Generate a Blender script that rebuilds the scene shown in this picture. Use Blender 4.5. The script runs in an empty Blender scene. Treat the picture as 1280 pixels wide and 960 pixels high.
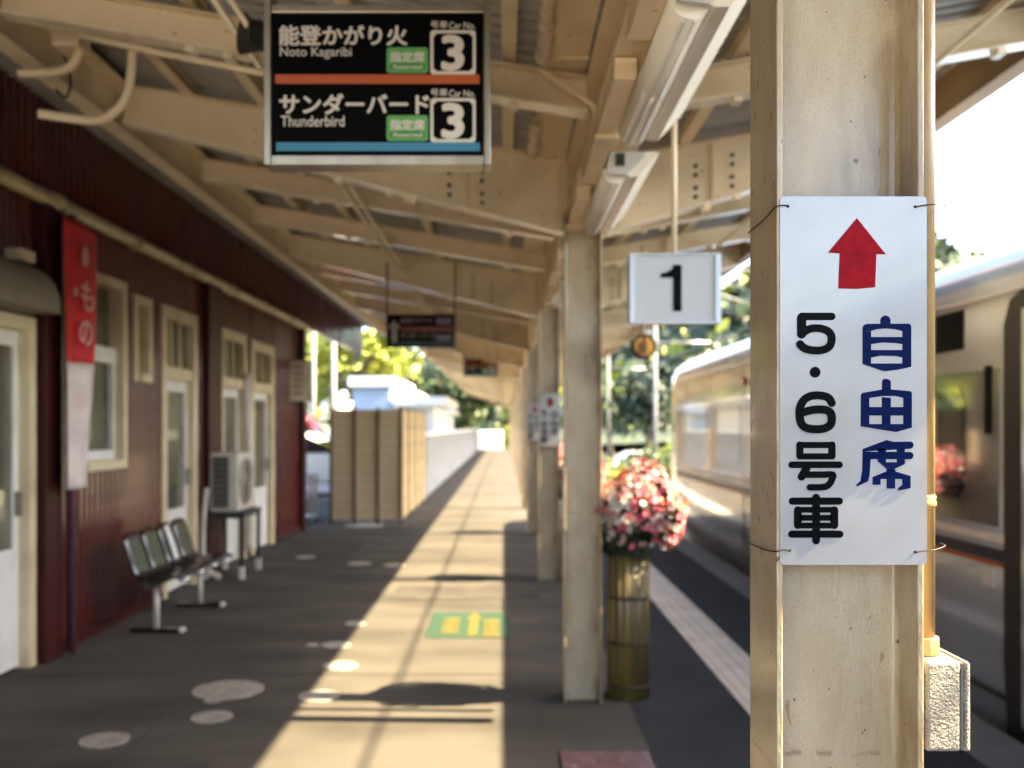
import bpy, bmesh, math, random
from mathutils import Vector, Matrix
random.seed(11)
S = bpy.context.scene
COL = S.collection
R = math.radians
PI = math.pi

# ------------------------------------------------------------------ camera, sky, sun, exposure
F, CU, CV, CH = 1200.0, 630.0, 533.0, 1.5
cd = bpy.data.cameras.new('camera'); cam = bpy.data.objects.new('camera', cd); COL.objects.link(cam)
cd.sensor_width = 36.0; cd.lens = F / 1280 * 36.0
cam.location = (0, 0, CH); cam.rotation_euler = (R(90), 0, 0)
cd.shift_x = (640 - CU) / 1280; cd.shift_y = (CV - 480) / 1280
cd.clip_start = 0.05; cd.clip_end = 2000
cd.dof.use_dof = True; cd.dof.focus_distance = 1.335; cd.dof.aperture_fstop = 3.7
S.camera = cam

SUN_EL, SUN_OFF = 42.0, 2.0        # height of the sun; its bearing is +X turned a little towards -Y
w = bpy.data.worlds.new('World'); S.world = w; w.use_nodes = True
nt = w.node_tree; bg = nt.nodes['Background']
sky = nt.nodes.new('ShaderNodeTexSky'); sky.sky_type = 'NISHITA'; sky.sun_disc = False
sky.sun_elevation = R(SUN_EL); sky.sun_rotation = R(90 + SUN_OFF)
sky.dust_density = 3.0; sky.air_density = 1.0
nt.links.new(sky.outputs[0], bg.inputs[0]); bg.inputs[1].default_value = 0.14
sd = bpy.data.lights.new('sun', 'SUN'); sun = bpy.data.objects.new('sun', sd); COL.objects.link(sun)
sd.energy = 5.0; sd.angle = R(0.5); sd.color = (1.0, 0.80, 0.49)
tosun = Vector((math.cos(R(SUN_EL)) * math.cos(R(SUN_OFF)), -math.cos(R(SUN_EL)) * math.sin(R(SUN_OFF)), math.sin(R(SUN_EL))))
sun.rotation_euler = tosun.to_track_quat('Z', 'Y').to_euler()
sun.location = (30, -2, 30)
vs = S.view_settings
vs.view_transform = 'Standard'; vs.look = 'None'; vs.gamma = 1; vs.use_curve_mapping = False
vs.exposure = 3.32
cy = S.cycles
cy.use_denoising = True
cy.max_bounces = 10; cy.diffuse_bounces = 6; cy.glossy_bounces = 4; cy.transmission_bounces = 4
cy.caustics_reflective = False; cy.caustics_refractive = False
cy.sample_clamp_indirect = 8

# ------------------------------------------------------------------ materials
def mat(name, c1, c2=None, scale=5, r=.5, m=0, bump=0, bscale=80, coat=0, stretch=(1, 1, 1),
        lo=.4, hi=.65, detail=5, c3=None, s3=60, lo3=.68, hi3=.74, rvar=0, trans=0, bd=0.002, spec=.5):
    M = bpy.data.materials.new(name); M.use_nodes = True
    n = M.node_tree; b = n.nodes['Principled BSDF']; L = n.links
    b.inputs['Base Color'].default_value = (*c1, 1); b.inputs['Roughness'].default_value = r
    b.inputs['Metallic'].default_value = m; b.inputs['Coat Weight'].default_value = coat
    b.inputs['Coat Roughness'].default_value = .06
    b.inputs['Specular IOR Level'].default_value = spec
    if trans: b.inputs['Transmission Weight'].default_value = trans
    tc = n.nodes.new('ShaderNodeTexCoord'); mp = n.nodes.new('ShaderNodeMapping')
    mp.inputs['Scale'].default_value = stretch
    L.new(tc.outputs['Object'], mp.inputs[0])
    col = None
    def layer(prev, color, sc, a, z, det, src):
        nz = n.nodes.new('ShaderNodeTexNoise'); nz.inputs['Scale'].default_value = sc; nz.inputs['Detail'].default_value = det
        L.new(src, nz.inputs['Vector'])
        rp = n.nodes.new('ShaderNodeMapRange'); rp.inputs[1].default_value = a; rp.inputs[2].default_value = z
        L.new(nz.outputs[0], rp.inputs[0])
        mx = n.nodes.new('ShaderNodeMix'); mx.data_type = 'RGBA'
        L.new(rp.outputs[0], mx.inputs[0])
        if prev is None: mx.inputs[6].default_value = (*c1, 1)
        else: L.new(prev, mx.inputs[6])
        mx.inputs[7].default_value = (*color, 1)
        return mx.outputs[2], rp.outputs[0]
    fac = None
    if c2: col, fac = layer(None, c2, scale, lo, hi, detail, mp.outputs[0])
    if c3: col, _ = layer(col, c3, s3, lo3, hi3, 2, tc.outputs['Object'])
    if col is not None: L.new(col, b.inputs['Base Color'])
    if rvar and fac is not None:
        rr = n.nodes.new('ShaderNodeMapRange'); rr.inputs[3].default_value = r; rr.inputs[4].default_value = r + rvar
        L.new(fac, rr.inputs[0]); L.new(rr.outputs[0], b.inputs['Roughness'])
    if bump:
        nz = n.nodes.new('ShaderNodeTexNoise'); nz.inputs['Scale'].default_value = bscale; nz.inputs['Detail'].default_value = 4
        L.new(tc.outputs['Object'], nz.inputs['Vector'])
        bp = n.nodes.new('ShaderNodeBump'); bp.inputs['Strength'].default_value = bump; bp.inputs['Distance'].default_value = bd
        L.new(nz.outputs[0], bp.inputs['Height']); L.new(bp.outputs[0], b.inputs['Normal'])
    return M

CREAM = (.80, .67, .46)
m_cream = mat('cream_paint', CREAM, (.64, .50, .32), 3, .42, bump=.25, bscale=60, lo=.42, hi=.8, c3=(.26, .17, .08), s3=26, lo3=.66, hi3=.8)
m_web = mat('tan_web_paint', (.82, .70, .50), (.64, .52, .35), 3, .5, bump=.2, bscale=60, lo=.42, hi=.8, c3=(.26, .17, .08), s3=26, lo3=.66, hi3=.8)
m_flangeLit = mat('flange_lit_below', (.90, .82, .66), (.70, .58, .40), 9, .3, lo=.5, hi=.75, coat=.3)  # paler than the webs: light from below is put into the colour
m_creamL = mat('cream_paint_light', (.80, .69, .49), (.64, .52, .34), 4, .45, bump=.2, bscale=60, lo=.45, hi=.8)
m_trim = mat('cream_trim', (.66, .56, .36), (.50, .40, .24), 4, .5, bump=.2, bscale=40, lo=.45, hi=.75)
m_deck = mat('grey_deck', (.40, .39, .36), (.30, .28, .24), 2, .5, m=.2, lo=.4, hi=.7)
m_red = mat('maroon_sheet', (.125, .014, .0115), (.085, .011, .009), 2, .2, bump=.12, bscale=20, stretch=(1, 1, .3), rvar=.15, coat=.2)
m_redD = mat('maroon_dark', (.05, .008, .007), (.035, .006, .006), 2, .5, spec=.2)
m_rail = mat('aged_gutter', (.60, .50, .30), (.36, .28, .15), 5, .5, lo=.45, hi=.7)
m_asph = mat('worn_asphalt', (.080, .073, .063), (.042, .038, .033), 1.5, stretch=(.55, 1.3, 1), detail=9, r=.92, spec=.2, bump=.6, bscale=140, lo=.38, hi=.68, c3=(.13, .12, .105), s3=180, lo3=.62, hi3=.75, bd=.004)
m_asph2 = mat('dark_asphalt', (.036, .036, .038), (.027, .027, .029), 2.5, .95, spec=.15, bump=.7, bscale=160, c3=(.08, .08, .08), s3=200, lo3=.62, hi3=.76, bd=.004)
m_patch = mat('patched_asphalt', (.062, .056, .05), (.042, .038, .034), 3, .92, spec=.2, bump=.7, bscale=150, bd=.004)
m_edge = mat('edge_stone', (.17, .155, .14), (.12, .11, .10), 3, .85, bump=.5, bscale=120)
m_tact = mat('tactile_tile', (.62, .53, .42), (.50, .43, .34), 4, .7, bump=.3, bscale=80)
m_ballast = mat('ballast', (.07, .062, .055), (.04, .035, .03), 14, .95, bump=1, bscale=25, bd=.03)
m_ground = mat('soil_grass', (.10, .12, .05), (.20, .17, .10), .35, .95, bump=.5, bscale=8)
m_bounce = mat('pale_bounce_sheet', (.42, .40, .37), (.34, .33, .30), 1, .9)
m_road = mat('forecourt_asphalt', (.09, .09, .09), (.12, .115, .11), 1, .9)
m_white = mat('white_paint', (.78, .77, .74), (.66, .64, .60), 3, .45)
m_whiteS = mat('white_enamel', (.345, .358, .378), (.28, .285, .29), 7, .17, coat=.8, c3=(.40, .36, .30), s3=420, lo3=.735, hi3=.77, lo=.4, hi=.8)
m_black = mat('black_paint', (.0012, .0013, .0016), r=.35, spec=.05)
m_blackG = mat('black_panel', (.0006, .0006, .0007), r=.5, spec=.05)
m_rubber = mat('black_rubber', (.015, .015, .016), r=.6)
m_blue = mat('blue_vinyl', (.0003, .005, .052), r=.35, spec=.06)
m_redv = mat('red_vinyl', (.26, .0022, .008), (.20, .0018, .007), 50, .35, spec=.07, bump=.35, bscale=90, bd=.003)
m_steel = mat('brushed_steel', (.42, .39, .34), (.30, .27, .22), 6, .35, m=.85, stretch=(1, 1, .2))
m_chrome = mat('chrome', (.75, .75, .76), r=.15, m=1)
m_wire = mat('rusty_wire', (.035, .025, .02), r=.6, m=.3)
m_lett = mat('sign_white', (.62, .58, .53), r=.5)
m_green = mat('sign_green', (.09, .33, .08), r=.5)
m_greenD = mat('sign_green_dark', (.05, .22, .04), r=.5)
m_orange = mat('sign_orange', (.42, .075, .014), r=.5)
m_cyan = mat('sign_cyan', (.03, .20, .33), r=.5)
m_greyW = mat('grey_sign_face', (.52, .55, .58), r=.4)
m_glass = mat('window_glass', (.09, .09, .065), (.17, .165, .12), 1.6, .06, coat=.5)
m_glassT = mat('train_glass', (.010, .014, .018), r=.02, coat=1, spec=1)
m_train = mat('train_side', (.49, .53, .58), (.45, .485, .53), 2, .17, m=.3, coat=.8)
m_trainR = mat('train_roof', (.24, .32, .42), (.21, .28, .37), 2, .18, coat=.5)
m_trainG = mat('train_window_band', (.10, .095, .095), r=.12, m=.3, coat=.8)
m_navy = mat('navy_stripe', (.004, .010, .04), r=.3, spec=.25)
m_under = mat('underframe', (.03, .028, .026), (.05, .045, .04), 6, .8)
m_brown = mat('brown_plastic', (.007, .004, .0035), r=.2, spec=.8)
m_poster = mat('paper', (.72, .71, .69), r=.6)
m_acw = mat('ac_white', (.62, .58, .50), (.52, .48, .40), 5, .5)
m_grille = mat('ac_grille', (.20, .19, .17), r=.5)
m_pot = mat('bamboo_cladding', (.21, .15, .04), (.075, .060, .024), 11, .5, m=0, stretch=(1, 1, .12), lo=.4, hi=.65, coat=.3)
m_potband = mat('dark_band', (.035, .025, .010), r=.5)
m_leafD = mat('leaf_dark', (.018, .022, .007), (.035, .04, .010), 20, .55)
m_pink = mat('petal_pink', (.46, .085, .13), r=.6)
m_pinkL = mat('petal_pale', (.50, .27, .24), r=.6)
m_coral = mat('petal_coral', (.52, .10, .055), r=.6)
m_petW = mat('petal_white', (.52, .48, .42), r=.6)
m_flagR = mat('flag_red', (.60, .022, .030), (.50, .018, .025), 8, .75)
m_flagW = mat('flag_white', (.70, .62, .57), (.58, .48, .46), 6, .75)
m_hood = mat('grey_hood', (.20, .175, .14), (.16, .14, .11), 4, .6)
m_fence2 = mat('shaded_boards_grooves', (.46, .32, .15), (.36, .25, .11), 3, .65)  # fence tan darkened to paint in the side's shade; also the board grooves
m_fence = mat('tan_boards', (.80, .66, .42), (.68, .54, .33), 3, .65, stretch=(1, 1, .2))
m_fenceP = mat('fence_post_paint', (.12, .085, .05), r=.6)
m_conc = mat('pale_concrete', (.24, .24, .24), (.17, .17, .17), 2, .85)
m_lid = mat('pale_lid', (.42, .39, .34), (.24, .22, .195), 30, .5, m=.3)
m_plate = mat('worn_red_plate', (.13, .055, .06), (.20, .12, .11), 14, .45, m=.2, c3=(.45, .38, .3), s3=18, lo3=.66, hi3=.72)
m_stk = mat('floor_green', (.016, .048, .030), (.026, .055, .032), 20, .6)
m_stkY = mat('floor_yellow', (.105, .088, .012), (.075, .07, .018), 20, .6)
m_amber = mat('amber_lens', (.80, .42, .012), (.70, .33, .01), 10, .25)
m_acryl = mat('acrylic_diffuser', (.92, .89, .80), r=.25, coat=.3)
m_lightW = mat('lamp_housing', (.86, .82, .72), (.78, .73, .62), 5, .35)
m_foam = mat('lagging', (.72, .62, .48), (.55, .44, .30), 30, .8, bump=.8, bscale=40, bd=.01)
m_drain = mat('purple_drainpipe', (.11, .045, .06), r=.4)
m_bark = mat('bark', (.10, .075, .05), (.06, .045, .03), 6, .9)
m_leaf1 = mat('leaf_yellow_green', (.15, .19, .012), (.24, .23, .012), .8, .6)
m_leaf2 = mat('leaf_mid_green', (.035, .065, .014), (.06, .09, .016), .8, .6)
m_leaf3 = mat('leaf_deep_green', (.012, .026, .012), (.022, .04, .016), .8, .6)
m_hill = mat('hill_woods', (.018, .032, .014), (.03, .045, .016), .1, .9)
m_roofB = mat('blue_roof', (.32, .42, .50), r=.5)
m_wallH = mat('house_wall', (.62, .60, .56), r=.7)
m_carW = mat('car_white', (.78, .78, .78), r=.25, coat=.7)
m_carR = mat('car_red', (.45, .03, .03), r=.25, coat=.7)
m_tyre = mat('tyre', (.02, .02, .02), r=.8)
m_rust = mat('rusty_rail', (.16, .09, .05), r=.5, m=.5)
m_wireK = mat('cable_black', (.015, .015, .015), r=.5)
m_yel = mat('yellow_plastic', (.75, .50, .03), r=.5)

# painted steel of the near pillar: chalky cream, brown streaks, dark specks, orange-peel bump
def pillar_paint(name, rough_bump=1.0, wear=True):
    M = bpy.data.materials.new(name); M.use_nodes = True
    n = M.node_tree; L = n.links; b = n.nodes['Principled BSDF']
    tc = n.nodes.new('ShaderNodeTexCoord')
    def noise(scale, stretch=(1, 1, 1), det=5, dist=0):
        mp = n.nodes.new('ShaderNodeMapping'); mp.inputs['Scale'].default_value = stretch
        L.new(tc.outputs['Object'], mp.inputs[0])
        z = n.nodes.new('ShaderNodeTexNoise'); z.inputs['Scale'].default_value = scale; z.inputs['Detail'].default_value = det
        z.inputs['Distortion'].default_value = dist
        L.new(mp.outputs[0], z.inputs['Vector']); return z.outputs[0]
    def rng(v, a, c, o0=0, o1=1):
        q = n.nodes.new('ShaderNodeMapRange'); q.inputs[1].default_value = a; q.inputs[2].default_value = c
        q.inputs[3].default_value = o0; q.inputs[4].default_value = o1
        L.new(v, q.inputs[0]); return q.outputs[0]
    def mix(f, a, c):
        q = n.nodes.new('ShaderNodeMix'); q.data_type = 'RGBA'
        L.new(f, q.inputs[0])
        if isinstance(a, tuple): q.inputs[6].default_value = (*a, 1)
        else: L.new(a, q.inputs[6])
        q.inputs[7].default_value = (*c, 1); return q.outputs[2]
    c = mix(rng(noise(9, (1, 1, .35)), .38, .7), (.48, .40, .275), (.38, .305, .195))
    c = mix(rng(noise(11, (1.2, 1.2, .45), det=6, dist=.4), .52, .74, 0, .5), c, (.36, .25, .125))
    if wear:
        c = mix(rng(noise(330, det=4), .56, .68, 0, .5), c, (.33, .22, .10)); c = mix(rng(noise(6, (1, 1, .6), det=7, dist=.8), .52, .72, 0, .6), c, (.33, .235, .13)); c = mix(rng(noise(700, (1, 1, .5), det=2), .66, .72, 0, .6), c, (.16, .10, .05))
        c = mix(rng(noise(75, (1, 1, .6), det=2), .715, .74), c, (.07, .04, .02))
        c = mix(rng(noise(21, (1, 1, .5), det=6, dist=1.2), .69, .72, 0, .7), c, (.22, .12, .05))
    if wear:
        sx = n.nodes.new('ShaderNodeSeparateXYZ'); L.new(tc.outputs['Object'], sx.inputs[0])
        def mul(a_, b_):
            q = n.nodes.new('ShaderNodeMath'); q.operation = 'MULTIPLY'; L.new(a_, q.inputs[0]); L.new(b_, q.inputs[1]); return q.outputs[0]
        st_ = mul(mul(rng(sx.outputs['Z'], 1.99, 1.88), rng(sx.outputs['Z'], 1.70, 1.78)), mul(rng(sx.outputs['X'], -.04, .03), rng(noise(30, (1, 1, .2), det=6), .38, .62, .25, .85)))
        c = mix(st_, c, (.17, .125, .085))
        rl = mul(mul(rng(sx.outputs['Z'], 1.018, 1.023), rng(sx.outputs['Z'], 1.031, 1.026)), rng(noise(40, det=5, dist=1),   .50, .60, 0, .55))
        c = mix(rl, c, (.16, .075, .025))
        gr = mul(rng(noise(18, (1, 1, .35), det=8, dist=.6), .46, .66, 0, .8), rng(sx.outputs['X'], .035, .085))
        c = mix(gr, c, (.24, .16, .07))
    bv = n.nodes.new('ShaderNodeBevel'); bv.samples = 4; bv.inputs[0].default_value = .006
    ge = n.nodes.new('ShaderNodeNewGeometry'); dt = n.nodes.new('ShaderNodeVectorMath'); dt.operation = 'DOT_PRODUCT'
    L.new(bv.outputs[0], dt.inputs[0]); L.new(ge.outputs['Normal'], dt.inputs[1])
    em = n.nodes.new('ShaderNodeMath'); em.operation = 'MULTIPLY'
    L.new(rng(dt.outputs['Value'], .995, .93), em.inputs[0]); L.new(rng(noise(38, (1, 1, .35), det=6), .50, .62, 0, .85), em.inputs[1])
    if wear: c = mix(em.outputs[0], c, (.20, .115, .05))
    L.new(c, b.inputs['Base Color'])
    L.new(rng(noise(12), .3, .7, .26, .5), b.inputs['Roughness'])
    b.inputs['Coat Weight'].default_value = .5; b.inputs['Coat Roughness'].default_value = .12
    bp = n.nodes.new('ShaderNodeBump'); bp.inputs['Strength'].default_value = .55 * rough_bump; bp.inputs['Distance'].default_value = .0022
    hs = n.nodes.new('ShaderNodeMath'); hs.operation = 'ADD'
    L.new(noise(190, (1, 1, .35), det=3), hs.inputs[0]); L.new(noise(60, (1, 1, .13), det=4, dist=.5), hs.inputs[1])
    L.new(hs.outputs[0], bp.inputs['Height']); L.new(bp.outputs[0], b.inputs['Normal'])
    return M
m_pillar = pillar_paint('chalky_pillar_paint')
m_box = mat('stippled_box_paint', (.40, .37, .31), (.33, .29, .23), 20, .45, bump=1.0, bscale=300, bd=.012)
m_cond = mat('tan_conduit_paint', (.34, .235, .10), (.27, .18, .075), 12, .4, bump=.3, bscale=90)

# ------------------------------------------------------------------ mesh builder
class MB:
    def __init__(s): s.v = []; s.f = []; s.mi = []; s.sm = []
    def add(s, vs_, fs_, mi=0, smooth=False):
        o = len(s.v); s.v += [Vector(p) for p in vs_]
        for f in fs_: s.f.append([i + o for i in f]); s.mi.append(mi); s.sm.append(smooth)
        return s
    def box(s, x0, x1, y0, y1, z0, z1, mi=0):
        p = [(x0, y0, z0), (x1, y0, z0), (x1, y1, z0), (x0, y1, z0), (x0, y0, z1), (x1, y0, z1), (x1, y1, z1), (x0, y1, z1)]
        return s.add(p, [(0, 3, 2, 1), (4, 5, 6, 7), (0, 1, 5, 4), (1, 2, 6, 5), (2, 3, 7, 6), (3, 0, 4, 7)], mi)
    def prism(s, pts, axis, a, b, mi=0, smooth=False):
        # 2D outline extruded along an axis: 'y' -> pts are (x, z); 'z' -> (x, y); 'x' -> (y, z)
        f = {'y': lambda p, t: (p[0], t, p[1]), 'z': lambda p, t: (p[0], p[1], t), 'x': lambda p, t: (t, p[0], p[1])}[axis]
        n = len(pts)
        v = [f(p, a) for p in pts] + [f(p, b) for p in pts]
        o = len(s.v); s.v += [Vector(q) for q in v]
        for i in range(n):
            j = (i + 1) % n; s.f.append([o + i, o + j, o + n + j, o + n + i]); s.mi.append(mi); s.sm.append(smooth)
        s.f.append([o + i for i in range(n)][::-1]); s.mi.append(mi); s.sm.append(False)
        s.f.append([o + n + i for i in range(n)]); s.mi.append(mi); s.sm.append(False)
        return s
    def tube(s, pts, r, n=10, mi=0, cap=True):
        pts = [Vector(p) for p in pts]; rs = r if isinstance(r, (list, tuple)) else [r] * len(pts)
        o = len(s.v); up = None
        for i, p in enumerate(pts):
            d = (pts[min(i + 1, len(pts) - 1)] - pts[max(i - 1, 0)]).normalized()
            if up is None:
                up = Vector((0, 0, 1)) if abs(d.z) < .9 else Vector((1, 0, 0))
            a = d.cross(up).normalized(); b = a.cross(d).normalized(); up = b
            for k in range(n):
                t = 2 * PI * k / n; s.v.append(p + (a * math.cos(t) + b * math.sin(t)) * rs[i])
        for i in range(len(pts) - 1):
            for k in range(n):
                q = (k + 1) % n
                s.f.append([o + i * n + k, o + i * n + q, o + (i + 1) * n + q, o + (i + 1) * n + k]); s.mi.append(mi); s.sm.append(True)
        if cap:
            s.f.append([o + k for k in range(n)][::-1]); s.mi.append(mi); s.sm.append(False)
            e = o + (len(pts) - 1) * n
            s.f.append([e + k for k in range(n)]); s.mi.append(mi); s.sm.append(False)
        return s
    def lathe(s, prof, c, n=24, mi=0):
        o = len(s.v)
        for (r, z) in prof:
            for k in range(n):
                t = 2 * PI * k / n; s.v.append(Vector((c[0] + r * math.cos(t), c[1] + r * math.sin(t), c[2] + z)))
        for i in range(len(prof) - 1):
            for k in range(n):
                q = (k + 1) % n
                s.f.append([o + i * n + k, o + i * n + q, o + (i + 1) * n + q, o + (i + 1) * n + k]); s.mi.append(mi); s.sm.append(True)
        s.f.append([o + k for k in range(n)][::-1]); s.mi.append(mi); s.sm.append(False)
        e = o + (len(prof) - 1) * n
        s.f.append([e + k for k in range(n)]); s.mi.append(mi); s.sm.append(False)
        return s
    def text(s, body, x0, x1, z0, z1, y, bold=.0, depth=.0008, mi=0):
        # flat lettering facing -y fitted to a rectangle
        c = bpy.data.curves.new('t', 'FONT'); c.body = body; c.size = 1; c.resolution_u = 3
        o = bpy.data.objects.new('t', c); COL.objects.link(o)
        dg = bpy.context.evaluated_depsgraph_get(); dg.update()
        me = bpy.data.meshes.new_from_object(o.evaluated_get(dg))
        xs = [v.co.x for v in me.vertices]; ys = [v.co.y for v in me.vertices]
        if xs:
            ax, bx, ay, by = min(xs), max(xs), min(ys), max(ys); e = bold
            kx = (x1 - x0) / max(bx - ax + 2 * e, 1e-6); kz = (z1 - z0) / max(by - ay + 2 * e, 1e-6)
            sh = [(0, 0)] + ([(math.cos(R(a_)) * e, math.sin(R(a_)) * e) for a_ in range(0, 360, 45)] if e else [])
            for i, (dx, dy) in enumerate(sh):
                s.add([(x0 + (v.co.x - ax + e + dx) * kx, y - depth - i * 2e-5, z0 + (v.co.y - ay + e + dy) * kz) for v in me.vertices], [list(p.vertices) for p in me.polygons], mi)
        bpy.data.objects.remove(o); bpy.data.curves.remove(c); bpy.data.meshes.remove(me)
        return s
    def rrect(s, x0, x1, z0, z1, y0, y1, r, mi=0, n=5):
        p = []
        for (cx, cz, a) in ((x1 - r, z1 - r, 0), (x0 + r, z1 - r, 90), (x0 + r, z0 + r, 180), (x1 - r, z0 + r, 270)):
            for k in range(n + 1):
                t = R(a + 90 * k / n); p.append((cx + r * math.cos(t), cz + r * math.sin(t)))
        return s.prism(p, 'y', y0, y1, mi)
    def stroke(s, pts, wd, y, th, mi=0, n=8):
        # a rounded pen stroke in the x-z plane facing -y
        o = wd / 2
        for i in range(len(pts) - 1):
            a = Vector((pts[i][0], pts[i][1])); b = Vector((pts[i + 1][0], pts[i + 1][1])); d = (b - a)
            if d.length < 1e-9: continue
            an = math.atan2(d.y, d.x); p = []
            for k in range(n + 1):
                t = an - PI / 2 + PI * k / n; p.append((b.x + o * math.cos(t), b.y + o * math.sin(t)))
            for k in range(n + 1):
                t = an + PI / 2 + PI * k / n; p.append((a.x + o * math.cos(t), a.y + o * math.sin(t)))
            s.prism(p, 'y', y - th - i * 2.5e-5, y, mi)
        return s
    def build(s, name, mats, parent=None, bevel=0, seg=2, loc=None):
        me = bpy.data.meshes.new(name)
        off = Vector(loc) if loc is not None else (wloc(parent) if parent else Vector((0, 0, 0)))
        me.from_pydata([v - off for v in s.v], [], s.f); me.update()
        for m_ in (mats if isinstance(mats, (list, tuple)) else [mats]): me.materials.append(m_)
        me.polygons.foreach_set('material_index', s.mi); me.polygons.foreach_set('use_smooth', s.sm)
        bm = bmesh.new(); bm.from_mesh(me); bmesh.ops.recalc_face_normals(bm, faces=bm.faces); bm.to_mesh(me); bm.free()
        o = bpy.data.objects.new(name, me); COL.objects.link(o)
        if parent: o.parent = parent
        else: o.location = off
        if bevel:
            b = o.modifiers.new('edge', 'BEVEL'); b.width = bevel; b.segments = seg; b.limit_method = 'ANGLE'; b.angle_limit = R(40)
        return o
def wloc(o):
    v = Vector((0, 0, 0))
    while o: v = v + Vector(o.location); o = o.parent
    return v
def tag(o, label=None, cat=None, group=None, kind=None):
    if label: o['label'] = label
    if cat: o['category'] = cat
    if group: o['group'] = group
    if kind: o['kind'] = kind
    return o
def thing(name, loc, label, cat, group=None):
    o = bpy.data.objects.new(name, None); COL.objects.link(o); o.location = loc; o.empty_display_size = .1
    return tag(o, label, cat, group)
def dup(root, loc, label, group=None):
    def cp(o, par):
        c = o.copy(); COL.objects.link(c)
        if par: c.parent = par
        for ch in list(o.children): cp(ch, c)
        return c
    r = cp(root, None); r.location = loc; r['label'] = label
    if group: r['group'] = group
    return r
def P(u, v, y): return Vector(((u - CU) * y / F, y, CH - (v - CV) * y / F))
def smooth_path(pts, n=6):
    pts = [Vector(p) for p in pts]; out = []
    for i in range(len(pts) - 1):
        p0, p1, p2, p3 = pts[max(i - 1, 0)], pts[i], pts[i + 1], pts[min(i + 2, len(pts) - 1)]
        for k in range(n):
            t = k / n
            out.append(.5 * ((2 * p1) + (p2 - p0) * t + (2 * p0 - 5 * p1 + 4 * p2 - p3) * t * t + (3 * p1 - p0 - 3 * p2 + p3) * t ** 3))
    out.append(pts[-1]); return out

Y0, Y1 = -2.3, 62.0    # the roofed length
YP = -45.0             # the platform runs on behind the viewer

# ------------------------------------------------------------------ ground, platform, tracks
def sheet(name, x0, x1, y0, y1, z, m):
    o = MB().add([(x0, y0, z), (x1, y0, z), (x1, y1, z), (x0, y1, z)], [(0, 1, 2, 3)]).build(name, m); return tag(o, kind='structure')
sheet('ground', -500, 500, -200, 900, -1.25, m_ground)
mb = MB(); mb.box(-9, 2.44, YP, 20, -1.22, 0); mb.box(-1.75, 2.44, 20.0, Y1, -1.22, 0)
tag(mb.build('platform', m_asph), kind='structure')
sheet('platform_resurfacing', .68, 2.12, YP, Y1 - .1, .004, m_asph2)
sheet('platform_edge', 2.12, 2.435, YP, Y1 - .1, .008, m_edge)
mb = MB(); y = .9
while y < 60:
    mb.box(-2.9, .66, y, y + .014, .001, .003); y += 2.45
mb.box(-1.75, -1.738, 1.0, 60, .0012, .0032)
tag(mb.build('platform_joints', m_under), kind='structure')
pr_ = random.Random(2)
for k, (x0, x1, y0, y1) in enumerate(((-2.5, -1.3, 2.6, 4.3), (-2.9, -1.75, 10.6, 12.4), (-1.0, .3, 8.3, 9.0))):
    p = [(x0 + (x1 - x0) * t + pr_.uniform(-.03, .03), y0 + pr_.uniform(-.05, .05)) for t in (0, .3, .6, 1)] + [(x0 + (x1 - x0) * t + pr_.uniform(-.03, .03), y1 + pr_.uniform(-.05, .05)) for t in (1, .6, .3, 0)]
    tag(MB().add([(a, b, .0045 + k * .0001) for a, b in p], [tuple(range(8))]).build('platform_patch', m_patch), kind='structure')
# tactile strip: tiles with raised bars
mb = MB(); mb.box(1.27, 1.585, YP, Y1 - .2, .004, .012)
for k in range(4):
    x = 1.31 + k * .078; mb.box(x, x + .032, YP + .01, Y1 - .21, .0125, .0165)
tag(mb.build('tactile_strip', m_tact), kind='structure')
sheet('bounce_paving', -8.9, .66, YP, Y0 + .4, .005, m_bounce)  # unseen pale sheet behind the camera, added to bounce light up into the roof
sheet('track_bed', 2.44, 11, -60, 300, -1.2, m_ballast)
sheet('forecourt', -60, -1.8, 20.0, 110, -.1, m_road)
mb = MB()
for x in (3.47, 4.53, 7.97, 9.03):
    mb.box(x - .035, x + .035, -60, 300, -1.2, -1.06)
tag(mb.build('rails', m_rust), kind='structure')

# ------------------------------------------------------------------ station building
XW = -2.98
bld = thing('station_building', (XW, 4, 0), 'long maroon corrugated station building with cream framed doors and windows', 'station building')
def ribbed(mb, y0, y1, z0, z1, x, pitch=.09, d=.022):
    ys = []; k = math.floor(y0 / pitch) - 1
    while k * pitch < y1:
        b = k * pitch
        ys += [(b, 0), (b + pitch * .30, 0), (b + pitch * .42, d), (b + pitch * .88, d)]; k += 1
    ys = [p for p in ys if y0 < p[0] < y1]
    ys = [(y0, 0)] + ys + [(y1, 0)]
    v = [(x + q, y, z0) for y, q in ys] + [(x + q, y, z1) for y, q in ys]; n = len(ys)
    mb.add(v, [(i, i + 1, n + i + 1, n + i) for i in range(n - 1)])
OPEN = [(4.6, 6.04, 0, 2.18), (6.66, 7.50, 1.18, 2.62), (7.66, 8.04, 1.86, 2.56), (8.28, 9.22, 0, 2.56), (9.98, 10.98, 0, 2.54), (11.2, 12.3, 0, 2.52), (1.0, 2.6, 1.0, 2.4)]
mb = MB(); br = sorted(set([Y0, 14.0] + [a for o in OPEN for a in o[:2]]))
for a, b in zip(br[:-1], br[1:]):
    op = [o for o in OPEN if o[0] <= a + 1e-6 and o[1] >= b - 1e-6]
    if op:
        if op[0][2] > 0: ribbed(mb, a, b, 0, op[0][2], XW)
        ribbed(mb, a, b, op[0][3], 3.02, XW)
    else: ribbed(mb, a, b, 0, 3.02, XW)
mb.build('wall', m_red, bld)
mb = MB(); ribbed(mb, Y0, 19.9, 2.99, 3.75, XW + .035); mb.box(XW - .02, XW + .03, 14.0, 19.9, 2.99, 3.75)
mb.build('upper_wall', m_red, bld)
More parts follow.
